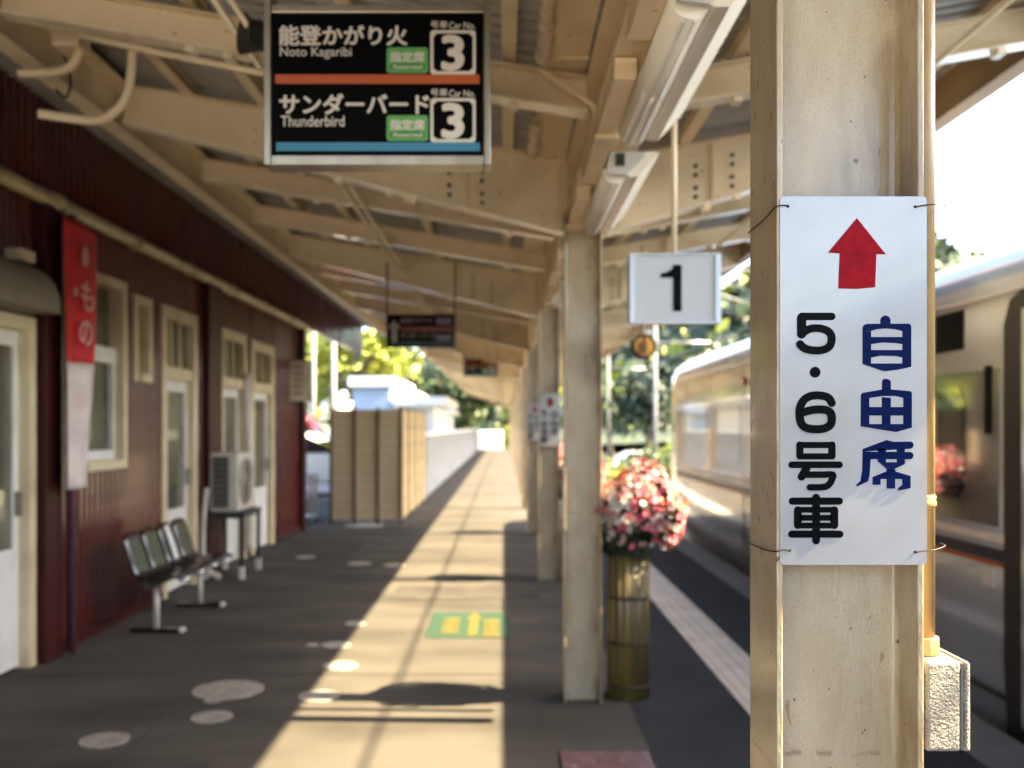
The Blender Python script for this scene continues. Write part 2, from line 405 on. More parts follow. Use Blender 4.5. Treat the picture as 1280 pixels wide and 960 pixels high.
MB().box(-8.9, XW - .01, 13.96, 14.02, 0, 3.7).box(-8.9, -8.8, Y0, 13.96, 0, 3.7).build('end_wall', m_red, bld)
MB().box(-9.2, XW - .025, Y0, 20.1, 3.75, 3.85).build('roof', m_redD, bld)
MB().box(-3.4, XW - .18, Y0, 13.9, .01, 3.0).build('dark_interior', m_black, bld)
mb = MB(); mb.tube([(XW + .065, Y0, 2.955), (XW + .065, 14.05, 2.955)], .05, 12)
y = .8
while y < 14:
    mb.tube([(XW + .065, y, 2.955), (XW + .065, y + .09, 2.955)], .06, 12); y += 1.35
mb.build('gutter', m_rail, bld)
for (a, b) in ((6.06, 6.28), (9.42, 9.86), (13.85, 14.06)):
    mb = MB(); mb.box(XW, XW + .09, a, b, 0, 3.0); mb.build('corner_post', m_redD, bld, bevel=.006)
for a, b in ((6.3, 8.26), (12.35, 13.83)): MB().box(XW + .023, XW + .05, a, b, 0, .07).build('base_trim', m_redD, bld)

def frame(mb, y0, y1, z0, z1, w_=.07, xf=XW + .040, xb=XW - .10, bottom=True, wt=None):
    wt = wt or w_
    mb.box(xb, xf, y0, y0 + w_, z0, z1); mb.box(xb, xf, y1 - w_, y1, z0, z1)
    mb.box(xb, xf - .002, y0 + w_, y1 - w_, z1 - wt, z1)
    if bottom: mb.box(xb, xf + .03, y0 + w_, y1 - w_, z0, z0 + w_)
# nearest door: cream jamb, white aluminium sliding leaf
def door(y0, y1, z1, trans, wj=.10, pane_low=.75):
    mb = MB(); frame(mb, y0, y1, 0, z1, wj, bottom=False)
    if trans: mb.box(XW - .10, XW + .03, y0 + wj, y1 - wj, trans, trans + .11)
    d = mb.build('door', m_trim, bld, bevel=.004)
    lf = MB(); a, b, t = y0 + wj, y1 - wj, (trans or z1 - wj)
    for (p, q) in ((a, a + .07), (b - .07, b)): lf.box(XW - .065, XW - .025, p, q, .02, t)
    lf.box(XW - .063, XW - .027, a + .07, b - .07, t - .1, t); lf.box(XW - .063, XW - .027, a + .07, b - .07, .02, pane_low)
    lf.build('door_leaf', m_white, d, bevel=.003)
    g = MB(); g.box(XW - .055, XW - .040, a + .07, b - .07, pane_low, t - .1)
    if trans:
        g.box(XW - .055, XW - .040, a, b, trans + .11, z1 - wj)
    g.build('glass', m_glass, d)
    if trans:
        for k in (1, 2): MB().box(XW - .038, XW - .005, a + (b - a) * k / 3 - .018, a + (b - a) * k / 3 + .018, trans + .11, z1 - wj).build('transom_bar', m_trim, d)
    MB().box(XW - .023, XW + .005, b - .06, b - .03, .95, 1.1).build('handle', m_steel, d)
door(4.6, 6.04, 2.18, 0, .09)
door(8.28, 9.22, 2.56, 1.92, .11)
door(9.98, 10.98, 2.54, 1.92, .11)
door(11.2, 12.3, 2.52, 1.92, .12)
def window(y0, y1, z0, z1, bar):
    mb = MB(); frame(mb, y0, y1, z0, z1, .07)
    f = mb.build('window', m_trim, bld, bevel=.004)
    if bar:
        q = MB(); q.box(XW - .075, XW - .02, y0 + .07, y1 - .07, bar, bar + .12)
        q.box(XW - .075, XW - .03, y0 + .07, y1 - .07, z0 + .07, z0 + .14)
        q.box(XW - .075, XW - .03, y1 - .11, y1 - .07, z0 + .14, bar); q.build('sash', m_white, f, bevel=.003)
    MB().box(XW - .095, XW - .080, y0 + .07, y1 - .07, z0 + .07, z1 - .07).build('glass', m_glass, f)
window(6.66, 7.50, 1.18, 2.62, 1.98)
window(7.66, 8.04, 1.86, 2.56, None)
window(1.0, 2.6, 1.0, 2.4, 1.7)

# ------------------------------------------------------------------ platform canopy (butterfly roof)
can = thing('platform_canopy', (.45, 4, 0), 'cream steel platform roof on brackets with grey corrugated deck, sloping to a central valley', 'canopy')
XC = .45
def zb(x):  # underside of the light rafters
    return 2.80 + (.17 * (.34 - x) if x < .34 else (.18 * (x - .56) if x > .56 else 0))
def deckz(x): return zb(x) + .225
# deck: corrugations run down the slope
def deck(x0, x1, y0, y1):
    ys = []; y = y0
    while y < y1: ys += [(y, 0), (y + .034, 0), (y + .046, .022), (y + .082, .022)]; y += .095
    v = [(x0, a, deckz(x0) + q) for a, q in ys] + [(x1, a, deckz(x1) + q) for a, q in ys]; n = len(ys)
    return v, [(i, i + 1, n + i + 1, n + i) for i in range(n - 1)]
mb = MB()
for (a, b, c, d) in ((-3.15, .34, Y0, 20.2), (-1.75, .34, 20.2, Y1), (.34, .56, Y0, Y1), (.56, 2.34, Y0, Y1)):
    mb.add(*deck(a, b, c, d))
mb.build('roof_deck', m_deck, can)
def rafter_mesh(main, left, side):
    mb = MB()
    xl = (-2.08 if left else -1.75)
    for (xa, xb_, sg) in (((.34, xl, -1),) if side < 0 else ((.56, 2.29, 1),)):
        top = lambda x: zb(x) + (.15 if main else .125)
        if main:
            if sg < 0: bot = lambda x: min(2.56 + .25 * (.34 - x), zb(x) + .02)
            else: bot = lambda x: min(2.56 + .30 * (x - .56), zb(x) + .02)
        else: bot = lambda x: zb(x)
        N = 8
        for i in range(N):
            x0 = xa + (xb_ - xa) * i / N; x1 = xa + (xb_ - xa) * (i + 1) / N
            t0, t1, b0, b1 = top(x0), top(x1), bot(x0), bot(x1)
            lo, hi = (x1, x0) if sg < 0 else (x0, x1)
            zl, zh, tl, th = (b1, b0, t1, t0) if sg < 0 else (b0, b1, t0, t1)
            mb.prism([(lo, zl), (hi, zh), (hi, th), (lo, tl)], 'y', -.004, .004)
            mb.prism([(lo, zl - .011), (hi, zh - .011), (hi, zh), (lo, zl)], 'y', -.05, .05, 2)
            mb.prism([(lo, tl), (hi, th), (hi, th + .008), (lo, tl + .008)], 'y', -.05, .05)
        rc = random.Random(3 if main else 8)
        for k in range(5 if main else 3):
            xs = rc.uniform(-1.5, .1) if sg < 0 else rc.uniform(.8, 2.1)
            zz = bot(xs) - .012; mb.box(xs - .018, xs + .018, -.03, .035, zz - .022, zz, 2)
        if main:
            for xs in ((-.12, -.30) if sg < 0 else (1.05, 1.25)):
                for zz in (.05, .10, .17, .22):
                    z = bot(xs) + zz
                    if z < top(xs) - .03: mb.tube([(xs, -.004, z), (xs, -.022, z)], .011, 6, 1)
            xs = -.21 if sg < 0 else 1.15
            mb.box(xs - .012, xs + .012, -.03, .03, bot(xs) + .002, top(xs) - .002)
            xs = .30 if sg < 0 else .60
            mb.box(xs - .006, xs + .006, -.05, .05, bot(xs) + .001, top(xs) - .001)
        else:
            xs = -.6 if sg < 0 else 1.35
            mb.box(xs - .006, xs + .006, -.045, .045, bot(xs) + .001, top(xs) - .001)
    return mb
PY = [1.40, 5.27] + [5.27 + 4.08 * k for k in range(1, 14)]
RY = []
for i, py in enumerate(PY):
    RY.append((py, True))
    nx = PY[i + 1] if i + 1 < len(PY) else py + 4.08
    RY += [(py + (nx - py) / 3, False), (py + (nx - py) * 2 / 3, False)]
RY.append((0.04, False))
RY.append((-0.9, False))
base = {}
for y, mn in sorted(RY):
    if y > Y1 - .3: continue
    for side in (-1, 1):
        lf = y < 20.2; key = (mn, lf if side < 0 else True, side)
        if key not in base:
            o = rafter_mesh(mn, lf, side).build('rafter', [m_web, m_under, m_flangeLit], None); o.parent = can; base[key] = o.data
        else:
            o = bpy.data.objects.new('rafter', base[key]); COL.objects.link(o); o.parent = can
        o.location = Vector((0, y, 0)) - can.location
for x in (-1.72, -1.30, -.62, .02, .98, 1.52, 2.08):
    z = zb(x) + .159; mb = MB()
    mb.box(x - .03, x + .03, Y0, Y1, z, z + .006); mb.box(x - .03, x - .024, Y0, Y1, z + .006, z + .058)
    mb.box(x - .0235, x + .03, Y0, Y1, z + .052, z + .058)
    mb.build('purlin', m_creamL if x in (-1.72, -1.30) else m_cream, can)
mb = MB(); g0, g1 = 2.66, 2.93
mb.box(.34, .56, Y0, Y1, g0, g0 + .012); mb.box(.445, .455, Y0, Y1, g0 + .012, g1); mb.box(.34, .56, Y0, Y1, g1, g1 + .012)
mb.build('girder', m_cream, can)
mb = MB(); mb.box(.16, .335, Y0, Y1, 2.965, 2.975)
y = 0.4
while y < 20: mb.box(.15, .336, y, y + .03, 2.955, 2.9645); y += .68
mb.build('valley_gutter', m_cream, can)
mb = MB()
y = -5.0
while y < 21:
    mb.box(.345, .415, y, y + 1.3, 2.585, 2.655); mb.box(.335, .425, y + .55, y + .66, 2.565, 2.584); y += 1.6
mb.build('cable_tray', m_cream, can, bevel=.004)
mb = MB(); mb.box(2.30, 2.345, Y0, Y1, 3.09, 3.345); mb.box(2.25, 2.2995, Y0, Y1, 3.09, 3.10)
mb.build('eave_board', mat('eave_brown', (.30, .21, .12), (.22, .15, .09), 3, .6), can)
mb = MB(); mb.box(-2.20, -2.14, Y0, 20.2, 3.14, 3.36); mb.box(-2.20, -2.05, Y0, 20.2, 3.361, 3.376); mb.box(-2.139, -2.10, Y0, 20.2, 3.14, 3.15)
mb.box(-1.79, -1.76, 20.25, Y1, 3.10, 3.36)
mb.build('eave_beam', m_creamL, can)
for x, dz in ((-.95, .035), (-1.02, .03), (1.75, .035)):
    MB().tube([(x, Y0, zb(x) - dz), (x, Y1, zb(x) - dz)], .013, 8).build('conduit', m_creamL, can)
for y, hw_ in ((4.99, .022), (4.82, .045)): MB().box(1.98, 2.03, y - hw_, y + hw_, 1.88, 3.06).build('shadow_rod', m_creamL, can)  # added rods, hidden by the near pillar, to cast bars on the sunlit strip

# ------------------------------------------------------------------ H-section pillars
def h_section(a=.102, b=.072, tf=.009, tw=.007, fr=.012, cr=.002):
    q = []
    def arc(cx, cy_, r, a0, a1, n):
        for k in range(n + 1):
            t = R(a0 + (a1 - a0) * k / n); q.append((cx + r * math.cos(t), cy_ + r * math.sin(t)))
    def corner(x, y, a0): arc(x, y, cr, a0, a0 + 90, 3)
    # anticlockwise from the right flange, lower (-y) end
    corner(a - tf + cr, -b + cr, 180); corner(a - cr, -b + cr, 270); corner(a - cr, b - cr, 0); corner(a - tf + cr, b - cr, 90)
    arc(a - tf - fr, tw / 2 + fr, fr, 0, -90, 5); arc(-a + tf + fr, tw / 2 + fr, fr, 270, 180, 5)
    corner(-a + tf - cr, b - cr, 0); corner(-a + cr, b - cr, 90); corner(-a + cr, -b + cr, 180); corner(-a + tf - cr, -b + cr, 270)
    arc(-a + tf + fr, -tw / 2 - fr, fr, 180, 90, 5); arc(a - tf - fr, -tw / 2 - fr, fr, 90, 0, 5)
    return q
PX = [.479, .428, .437, .42] + [.42] * 20
GP = 'canopy pillars in a row along the platform'
ordn = ['nearest', 'second', 'third', 'fourth', 'fifth', 'sixth', 'seventh', 'eighth', 'ninth', 'tenth', 'eleventh', 'twelfth', 'thirteenth', 'fourteenth', 'fifteenth']
pil = None
for i, py in enumerate(PY):
    if i == 0: lb = 'large cream steel pillar close to the viewer, carrying the red arrow sign'
    elif i == 1: lb = 'cream steel pillar beside the big pink flower pot, second from the viewer'
    else: lb = 'cream steel pillar down the row, %s counting from the one with the large sign' % ordn[i]
    if pil is None:
        pil = thing('canopy_pillar', (PX[i], py, 0), lb, 'pillar', GP)
        mb = MB(); mb.prism([(PX[i] + x, py + y) for x, y in h_section()], 'z', .0, 2.655)
        s_ = mb.build('steel_shaft', m_pillar, pil)
    else: dup(pil, (PX[i], py, 0), lb, GP)

# ------------------------------------------------------------------ the arrow sign wired to the near pillar
YS = 1.40 - .072 - .0022      # front of the plate
def A(u, v): q = P(u, v, YS); return (q.x, q.z)
def make_sign(py, px, label):
    t = thing('car_sign', (.479, 1.40 - .072, 1.56), label, 'sign', 'arrow signs wired to the pillars')
    a, b = A(975, 245.5), A(1158.5, 706)
    MB().rrect(a[0], b[0], b[1], a[1], YS, YS + .0018, .006).build('plate', m_whiteS, t)
    red = MB()
    Z = lambda x, y: A(920 + x / 4.571, 230 + y / 4.571)
    red.prism([Z(592, 380), Z(583, 597), Z(690, 600), Z(795, 590), Z(803, 380)], 'y', YS - .0004, YS)
    red.prism([Z(690, 195), Z(525, 392), Z(588, 397), Z(855, 402)], 'y', YS - .0009, YS - .00042)
    red.build('red_arrow', m_redv, t)
    k = MB()
    Z1 = lambda x, y: A(980 + x / 5.333, 380 + y / 5.333)
    W = YS / F
    def st(Zf, pts, wd, sc, dz):
        pts = [Zf(*p) for p in pts]; k.stroke(pts, wd / sc * W, YS, .0004 + dz)
    def cur(pts, n=5): return [(p.x, p.y) for p in smooth_path([(a_, b_, 0) for a_, b_ in pts], n)]
    st(Z1, [(318, 83), (118, 83)], 50, 5.333, 0)
    st(Z1, [(117, 92), (117, 200)], 62, 5.333, .0002)
    st(Z1, cur([(122, 195), (175, 165), (245, 164), (300, 188), (317, 235), (300, 285), (250, 308), (180, 308), (130, 292), (106, 268)]), 52, 5.333, .0004)
    c = Z1(207, 455)
    k.prism([(c[0] + 36 / 5.333 * W * math.cos(2 * PI * q / 24), c[1] + 36 / 5.333 * W * math.sin(2 * PI * q / 24)) for q in range(24)], 'y', YS - .0005, YS)
    st(Z1, cur([(318, 660), (298, 628), (255, 612), (185, 612), (135, 638), (106, 690), (104, 755), (122, 808), (172, 832), (255, 832), (305, 808), (317, 765), (305, 722), (262, 704), (190, 706), (125, 722)]), 54, 5.333, .0)
    Z2 = lambda x, y: A(980 + x / 6.4, 540 + y / 6.4)
    def bar(x0, y0, x1, y1, dz=0):
        p, q = Z2(x0, y0), Z2(x1, y1); k.box(min(p[0], q[0]), max(p[0], q[0]), YS - .0005 - dz, YS, min(p[1], q[1]), max(p[1], q[1]))
    for p in ([(123, 104), (387, 104)], [(123, 195), (387, 195)]): st(Z2, p, 50, 6.4, 0)
    for p in ([(126, 104), (126, 192)], [(383, 104), (383, 192)]): st(Z2, p, 58, 6.4, .0002)
    st(Z2, [(61, 262), (444, 262)], 54, 6.4, 0)
    st(Z2, [(182, 285), (140, 358)], 62, 6.4, .0003)
    st(Z2, cur([(175, 341), (300, 341), (386, 341), (384, 375), (362, 415), (318, 440), (206, 442)]), 52, 6.4, .0005)
    st(Z2, [(66, 553), (442, 553)], 58, 6.4, 0); st(Z2, [(61, 817), (446, 817)], 58, 6.4, 0)
    st(Z2, [(256, 525), (256, 868)], 62, 6.4, .0004)
    for p in ([(108, 622), (405, 622)], [(108, 748), (405, 748)]): st(Z2, p, 46, 6.4, .0001)
    st(Z2, [(110, 625), (110, 745)], 62, 6.4, .0002); st(Z2, [(402, 625), (402, 745)], 62, 6.4, .0002)
    bar(130, 663, 385, 710, .0001)
    k.build('black_lettering', m_black, t)
    # blue cut vinyl characters with lifting lower edges
    bl = MB()
    Z3 = lambda x, y: A(1065 + x / 8, 385 + y / 8)
    def pol(pts, lift=None, oy=0):
        q = [Z3(x, y + oy) for x, y in pts]; n = len(q)
        lf = [l * .28 for l in lift] if lift else [0] * n
        v = [(p[0], YS - .0005 - lf[i], p[1]) for i, p in enumerate(q)] + [(p[0], YS - (.0 if not lf[i] else lf[i] - .0003), p[1]) for i, p in enumerate(q)]
        bl.add(v, [list(range(n))[::-1]] + [list(range(n, 2 * n))] + [(i, (i + 1) % n, n + (i + 1) % n, n + i) for i in range(n)])
    pol([(284, 158)] + [(333 + 51 * math.cos(R(t)), 126 - 51 * math.sin(R(t))) for t in range(180, -1, -20)] + [(384, 158)])
    pol([(105, 192), (118, 170), (150, 158), (284, 157), (384, 157), (565, 157), (586, 168), (592, 190), (592, 232), (503, 232), (430, 212), (335, 205), (250, 212), (190, 230), (105, 232)])
    pol([(105, 232), (190, 232), (190, 555), (105, 555)]); pol([(503, 232), (592, 232), (592, 555), (503, 555)])
    pol([(190, 290), (503, 290), (503, 362), (430, 350), (300, 345), (190, 362)], [0, 0, 0, .0012, .0012, 0])
    pol([(190, 420), (503, 420), (503, 497), (440, 480), (280, 478), (190, 497)], [0, 0, 0, .0012, .0012, 0])
    pol([(105, 555), (592, 555), (592, 588), (450, 618), (335, 632), (300, 628), (105, 560)], [0, 0, .0005, .0014, .002, .002, .0012])
    pol([(299, 815), (299, 735), (310, 712), (340, 706), (375, 718), (388, 740), (388, 815)])
    pol([(88, 870), (100, 850), (300, 814), (390, 814), (585, 832), (598, 850), (598, 900), (512, 900), (430, 880), (310, 880), (172, 900), (88, 900)])
    pol([(88, 900), (172, 900), (172, 1160), (86, 1160)]); pol([(512, 900), (598, 900), (598, 1160), (512, 1160)])
    pol([(298, 890), (388, 900), (388, 990), (298, 990)]); pol([(298, 1075), (385, 1075), (385, 1160), (298, 1160)])
    pol([(172, 990), (512, 990), (512, 1075), (172, 1075)], [0, 0, .0010, .0010])
    pol([(86, 1160), (598, 1160), (598, 1195), (440, 1240), (86, 1184)], [0, 0, .0006, .002, .001])
    o9 = 920
    pol([(105, 490), (345, 400), (415, 418), (588, 415), (608, 428), (616, 450), (608, 474), (588, 487), (105, 515)], None, o9)
    pol([(105, 515), (185, 515), (185, 600), (176, 750), (160, 812), (45, 865), (45, 845), (85, 808), (102, 700)], [0, 0, 0, 0, .001, .0015, .0015, .001, 0], o9)
    pol([(255, 487), (338, 487), (338, 521), (255, 521)], None, o9); pol([(447, 487), (527, 487), (527, 521), (447, 521)], None, o9)
    pol([(185, 517), (588, 520), (608, 534), (615, 556), (606, 580), (588, 592), (185, 592)], None, o9)
    pol([(255, 592), (338, 592), (338, 622), (447, 622), (447, 592), (527, 592), (527, 640), (420, 690), (345, 690), (255, 612)], [0, 0, 0, 0, 0, 0, .0004, .0014, .0014, .0016], o9)
    pol([(345, 691), (428, 691), (435, 715), (585, 760), (585, 880), (460, 905), (460, 880), (505, 848), (500, 790), (430, 790), (430, 885), (345, 885), (345, 790), (285, 790), (285, 848), (205, 848), (205, 770), (345, 712)],
        [0, 0, 0, 0, .001, .0016, .0016, .0006, 0, 0, .0014, .0014, 0, 0, .001, .001, 0, 0], o9)
    bl.build('blue_lettering', m_blue, t)
    def wire(pts): MB().tube(smooth_path(pts, 4), .0009, 6).build('wire_tie', m_wire, t)
    for (u0, v0, u1, v1, back) in ((985, 258, 938, 271, 1), (987, 688, 938, 696, 1)):
        a, b = A(u0, v0), A(u1, v1); xs = .479 - .1035
        wire([(a[0], YS + .001, a[1]), (a[0] - .001, YS - .0015, a[1] + .0006), ((a[0] + xs) / 2, YS - .0022, a[1] + .001), (xs - .001, YS - .0005, a[1] - .0015), (xs - .0012, YS + .06, a[1] - .006), (xs - .001, YS + .148, a[1] - .007)])
    for (u0, v0) in ((1144, 258.5), (1144, 690)):
        a = A(u0, v0); xs = .479 + .1035
        wire([(a[0], YS + .001, a[1]), (a[0] + .001, YS - .0015, a[1]), (a[0] + .012, YS - .0020, a[1] + .0018), (xs + .012, YS - .0002, a[1] + .003), (xs + .036, YS + .02, a[1] + .006), (xs + .042, YS + .05, a[1] + .006)])
    for (u0, v0) in ((985, 258), (987, 688), (1144, 258.5), (1144, 690)):
        a = A(u0, v0); MB().tube([(a[0], YS - .0003, a[1]), (a[0], YS, a[1])], .0022, 10).build('eyelet', m_wire, t)
    return t
cs = make_sign(1.4, .479, 'white enamel sign with red arrow and blue and black lettering on the near pillar')
for k, lb in ((2, 'small white arrow sign on the pillar behind the flower pot pillar'), (3, 'distant white arrow sign, third along the pillar row'),):
    dup(cs, (PX[k], PY[k] - .072, 1.56), lb)

# conduit and junction box on the same pillar
jb = thing('junction_box', (.60, 1.38, 1.05), 'cream painted electrical box with conduit rising on the side of the near pillar', 'electrical box')
bx0, bx1 = .5875, .6365
mb = MB(); mb.box(bx0, bx1, 1.335, 1.435, 1.047, 1.172); mb.build('box_body', m_box, jb, bevel=.005, seg=3)
mb = MB(); mb.box(bx1 + .0005, bx1 + .003, 1.337, 1.433, 1.049, 1.170); mb.build('gasket', m_hood, jb)
mb = MB(); mb.box(bx1 + .0035, bx1 + .013, 1.335, 1.435, 1.047, 1.172); mb.build('lid', m_box, jb, bevel=.004, seg=3)
mb = MB(); mb.tube([(.604, 1.385, 1.172), (.604, 1.385, 2.64)], .0165, 20); mb.build('conduit', m_cond, jb)
mb = MB(); mb.tube([(.604, 1.385, 1.1725), (.604, 1.385, 1.198)], .0235, 8)
mb.build('collar', m_cond, jb, bevel=.002)
MB().tube([(.604, 1.385, 1.384), (.604, 1.385, 1.387), (.604, 1.385, 1.392), (.604, 1.385, 1.394), (.604, 1.385, 1.399), (.604, 1.385, 1.402)], [.0166, .0185, .0185, .0170, .0185, .0166], 16).build('coupling', m_cond, jb)

# ------------------------------------------------------------------ hanging signs
LB1 = 'black hanging sign board with orange and blue stripes and white lettering, nearest the viewer'
def big_sign():
    yy = 2.70
    t = thing('hanging_sign', (-.355, yy, 2.24), LB1, 'hanging sign', 'black hanging sign boards')
    Zs = lambda x, y: P(320 + x / 4.267, y / 4.267, yy)
    a, b = P(341, 18, yy), P(604, 195, yy)
    MB().box(a.x, b.x, yy, yy + .06, b.z, a.z).build('panel', m_blackG, t)
    f = MB(); l, r_ = P(331, 0, yy).x, P(613, 0, yy).x; bt, tp = P(0, 207, yy).z, P(0, 8, yy).z
    f.box(a.x - .002, b.x + .002, yy - .012, yy + .07, bt, b.z - .001).build('frame', m_steel, t, bevel=.002)
    MB().box(a.x - .002, b.x + .002, yy - .012, yy + .07, a.z + .001, tp).build('frame', m_steel, t, bevel=.002)
    MB().box(l, a.x - .003, yy - .014, yy + .072, bt, 3.06).build('hanger', m_steel, t, bevel=.002)
    MB().box(b.x + .003, r_, yy - .014, yy + .072, bt, 3.02).build('hanger', m_steel, t, bevel=.002)
    p, q = Zs(103, 398), Zs(1192, 447); MB().box(p.x, q.x, yy - .0012, yy, q.z, p.z).build('stripe', m_orange, t)
    p, q = Zs(107, 760), Zs(1195, 806); MB().box(p.x, q.x, yy - .0012, yy, q.z, p.z).build('stripe', m_cyan, t)
    for dy in (0, 362):
        g = MB()
        p, q = Zs(697, 254 + dy), Zs(918, 390 + dy); g.rrect(p.x, q.x, q.z, p.z, yy - .0012, yy, .008, 0)
        p, q = Zs(712, 338 + dy), Zs(903, 376 + dy); g.rrect(p.x, q.x, q.z, p.z, yy - .0022, yy - .0013, .003, 1)
        g.build('seat_label', [m_green, m_greenD], t)
    w_ = MB()
    def tx(s, x0, y0, x1, y1, bold=.02, d=.0015):
        p, q = Zs(x0, y0), Zs(x1, y1); w_.text(s, p.x, q.x, q.z, p.z, yy, bold, d)
    tx('能登かがり火', 122, 135, 808, 245, .03); tx('Noto Kagaribi', 128, 252, 510, 316, .008)
    tx('サンダーバード', 124, 500, 925, 612, .03); tx('Thunderbird', 132, 618, 472, 676, .008)
    for dy in (0, 362):
        tx('指定席', 715, 276 + dy, 900, 334 + dy, .03, .0025); tx('Reserved', 735, 346 + dy, 885, 370 + dy, .008, .0028)
        tx('号車', 932, 112 + dy, 1022, 152 + dy, .01); tx('Car No.', 1030, 118 + dy, 1170, 156 + dy, .008)
        tx('3', 988, 186 + dy, 1112, 380 + dy, .035)
        for (x0, y0, x1, y1) in ((946, 162, 1156, 178), (946, 380, 1156, 397), (930, 176, 946, 384), (1156, 176, 1172, 384)):
            p, q = Zs(x0, y0 + dy), Zs(x1, y1 + dy); w_.box(p.x, q.x, yy - .0012, yy, q.z, p.z)
        for (cx, cz) in ((946, 178), (1156, 178), (946, 382), (1156, 382)):
            c = Zs(cx, cz + dy); rr = 15.5 / 4.267 * yy / F
            w_.tube([(c.x, yy - .0009, c.z), (c.x, yy, c.z)], rr, 12)
    w_.build('lettering', m_lett, t)
    return t
hs = big_sign()
dup(hs, (-.43, 17.6, 2.42), 'far small black hanging sign board near the end of the platform roof')
def arrow_sign():
    yy = 9.0; a, b = P(484, 393, yy), P(567, 434, yy)
    t = thing('hanging_sign', ((a.x + b.x) / 2, yy, b.z), 'middle black hanging sign board with a white arrow and a dull red stripe', 'hanging sign', 'black hanging sign boards')
    MB().box(a.x, b.x, yy, yy + .07, b.z, a.z).build('panel', m_blackG, t)
    for x in (a.x - .012, b.x + .004): MB().box(x, x + .012, yy + .02, yy + .05, b.z, 3.05).build('hanger', m_under, t)
    Zs = lambda x, y: P(480 + x / 8, 380 + y / 8, yy)
    w_ = MB()
    p = [Zs(95, 160), Zs(175, 240), Zs(130, 245), Zs(128, 390), Zs(78, 390), Zs(76, 245), Zs(40, 240)]
    w_.prism([(q.x, q.z) for q in p], 'y', yy - .0015, yy)
    for (s, x0, y0, x1, y1) in (('能登かがり火', 165, 138, 490, 190), ('サンダーバード', 165, 290, 510, 345)):
        p, q = Zs(x0, y0), Zs(x1, y1); w_.text(s, p.x, q.x, q.z, p.z, yy, .02, .0015)
    w_.build('lettering', mat('dim_lettering', (.26, .23, .21), r=.6), t)
    st = MB()
    p, q = Zs(175, 225), Zs(690, 280); st.box(p.x, q.x, yy - .0012, yy, q.z, p.z, 0)
    p, q = Zs(520, 135), Zs(670, 205); st.box(p.x, q.x, yy - .0012, yy, q.z, p.z, 1)
    p, q = Zs(520, 310), Zs(670, 360); st.box(p.x, q.x, yy - .0012, yy, q.z, p.z, 1)
    p, q = Zs(150, 372), Zs(690, 410); st.box(p.x, q.x, yy - .0012, yy, q.z, p.z, 2)
    st.build('stripe', [mat('dull_red', (.13, .025, .015), r=.5), mat('dim_violet', (.13, .12, .17), r=.5), mat('dim_teal', (.015, .04, .05), r=.5)], t)
arrow_sign()
yy = 3.55; a, b = P(787, 317, yy), P(901, 404, yy)
ps = thing('platform_number_sign', ((a.x + b.x) / 2, yy, b.z), 'pale grey square sign showing a black platform number, hung from a rod', 'sign')
MB().box(a.x + .02, b.x - .02, yy + .002, yy + .05, b.z + .006, a.z - .006).build('panel', m_greyW, ps)
f = MB(); f.box(a.x, a.x + .0201, yy - .006, yy + .056, b.z, a.z); f.box(b.x - .0201, b.x, yy - .006, yy + .056, b.z, a.z)
f.box(a.x + .02, b.x - .02, yy - .004, yy + .054, b.z, b.z + .0055); f.box(a.x + .02, b.x - .02, yy - .004, yy + .054, a.z - .0055, a.z)
f.build('frame', mat('bluish_aluminium', (.50, .55, .60), r=.35, m=.5), ps)
p, q = P(825, 331, yy), P(853, 389, yy)
MB().prism([(P(u, v, yy).x, P(u, v, yy).z) for u, v in ((852, 331), (852, 389), (841.5, 389), (841.5, 347), (826, 347), (826, 342), (834, 340), (840, 336), (842, 331))], 'y', yy - .001, yy + .002).build('numeral', m_black, ps)
x = (a.x + b.x) / 2
MB().tube([(x, yy + .025, a.z), (x, yy + .025, 2.83)], .011, 10).build('hanging_rod', m_creamL, ps)

# amber octagonal lamp
yy = 7.6; c = P(805, 433, yy); rr = 17 * yy / F
al = thing('signal_lamp', (c.x, yy, c.z), 'amber octagonal lamp with a dark rim hanging under the roof', 'lamp')
oct_ = lambda k: [(c.x + k * math.cos(R(22.5 + 45 * i)), c.z + k * math.sin(R(22.5 + 45 * i))) for i in range(8)]
MB().prism(oct_(rr), 'y', yy, yy + .1).build('housing', m_rubber, al)
MB().prism(oct_(rr * .74), 'y', yy - .012, yy - .001).build('lens', m_amber, al)
MB().box(c.x - .05, c.x + .02, yy - .02, yy - .013, c.z - .06, c.z + .03).box(c.x - .012, c.x + .012, yy - .02, yy - .013, c.z + .031, c.z + .07).build('mark', mat('lamp_mark', (.18, .07, .01), r=.5), al)
MB().tube([(c.x, yy + .05, c.z + rr * .9), (c.x, yy + .05, 2.95)], .014, 8).build('hanging_rod', m_cream, al)

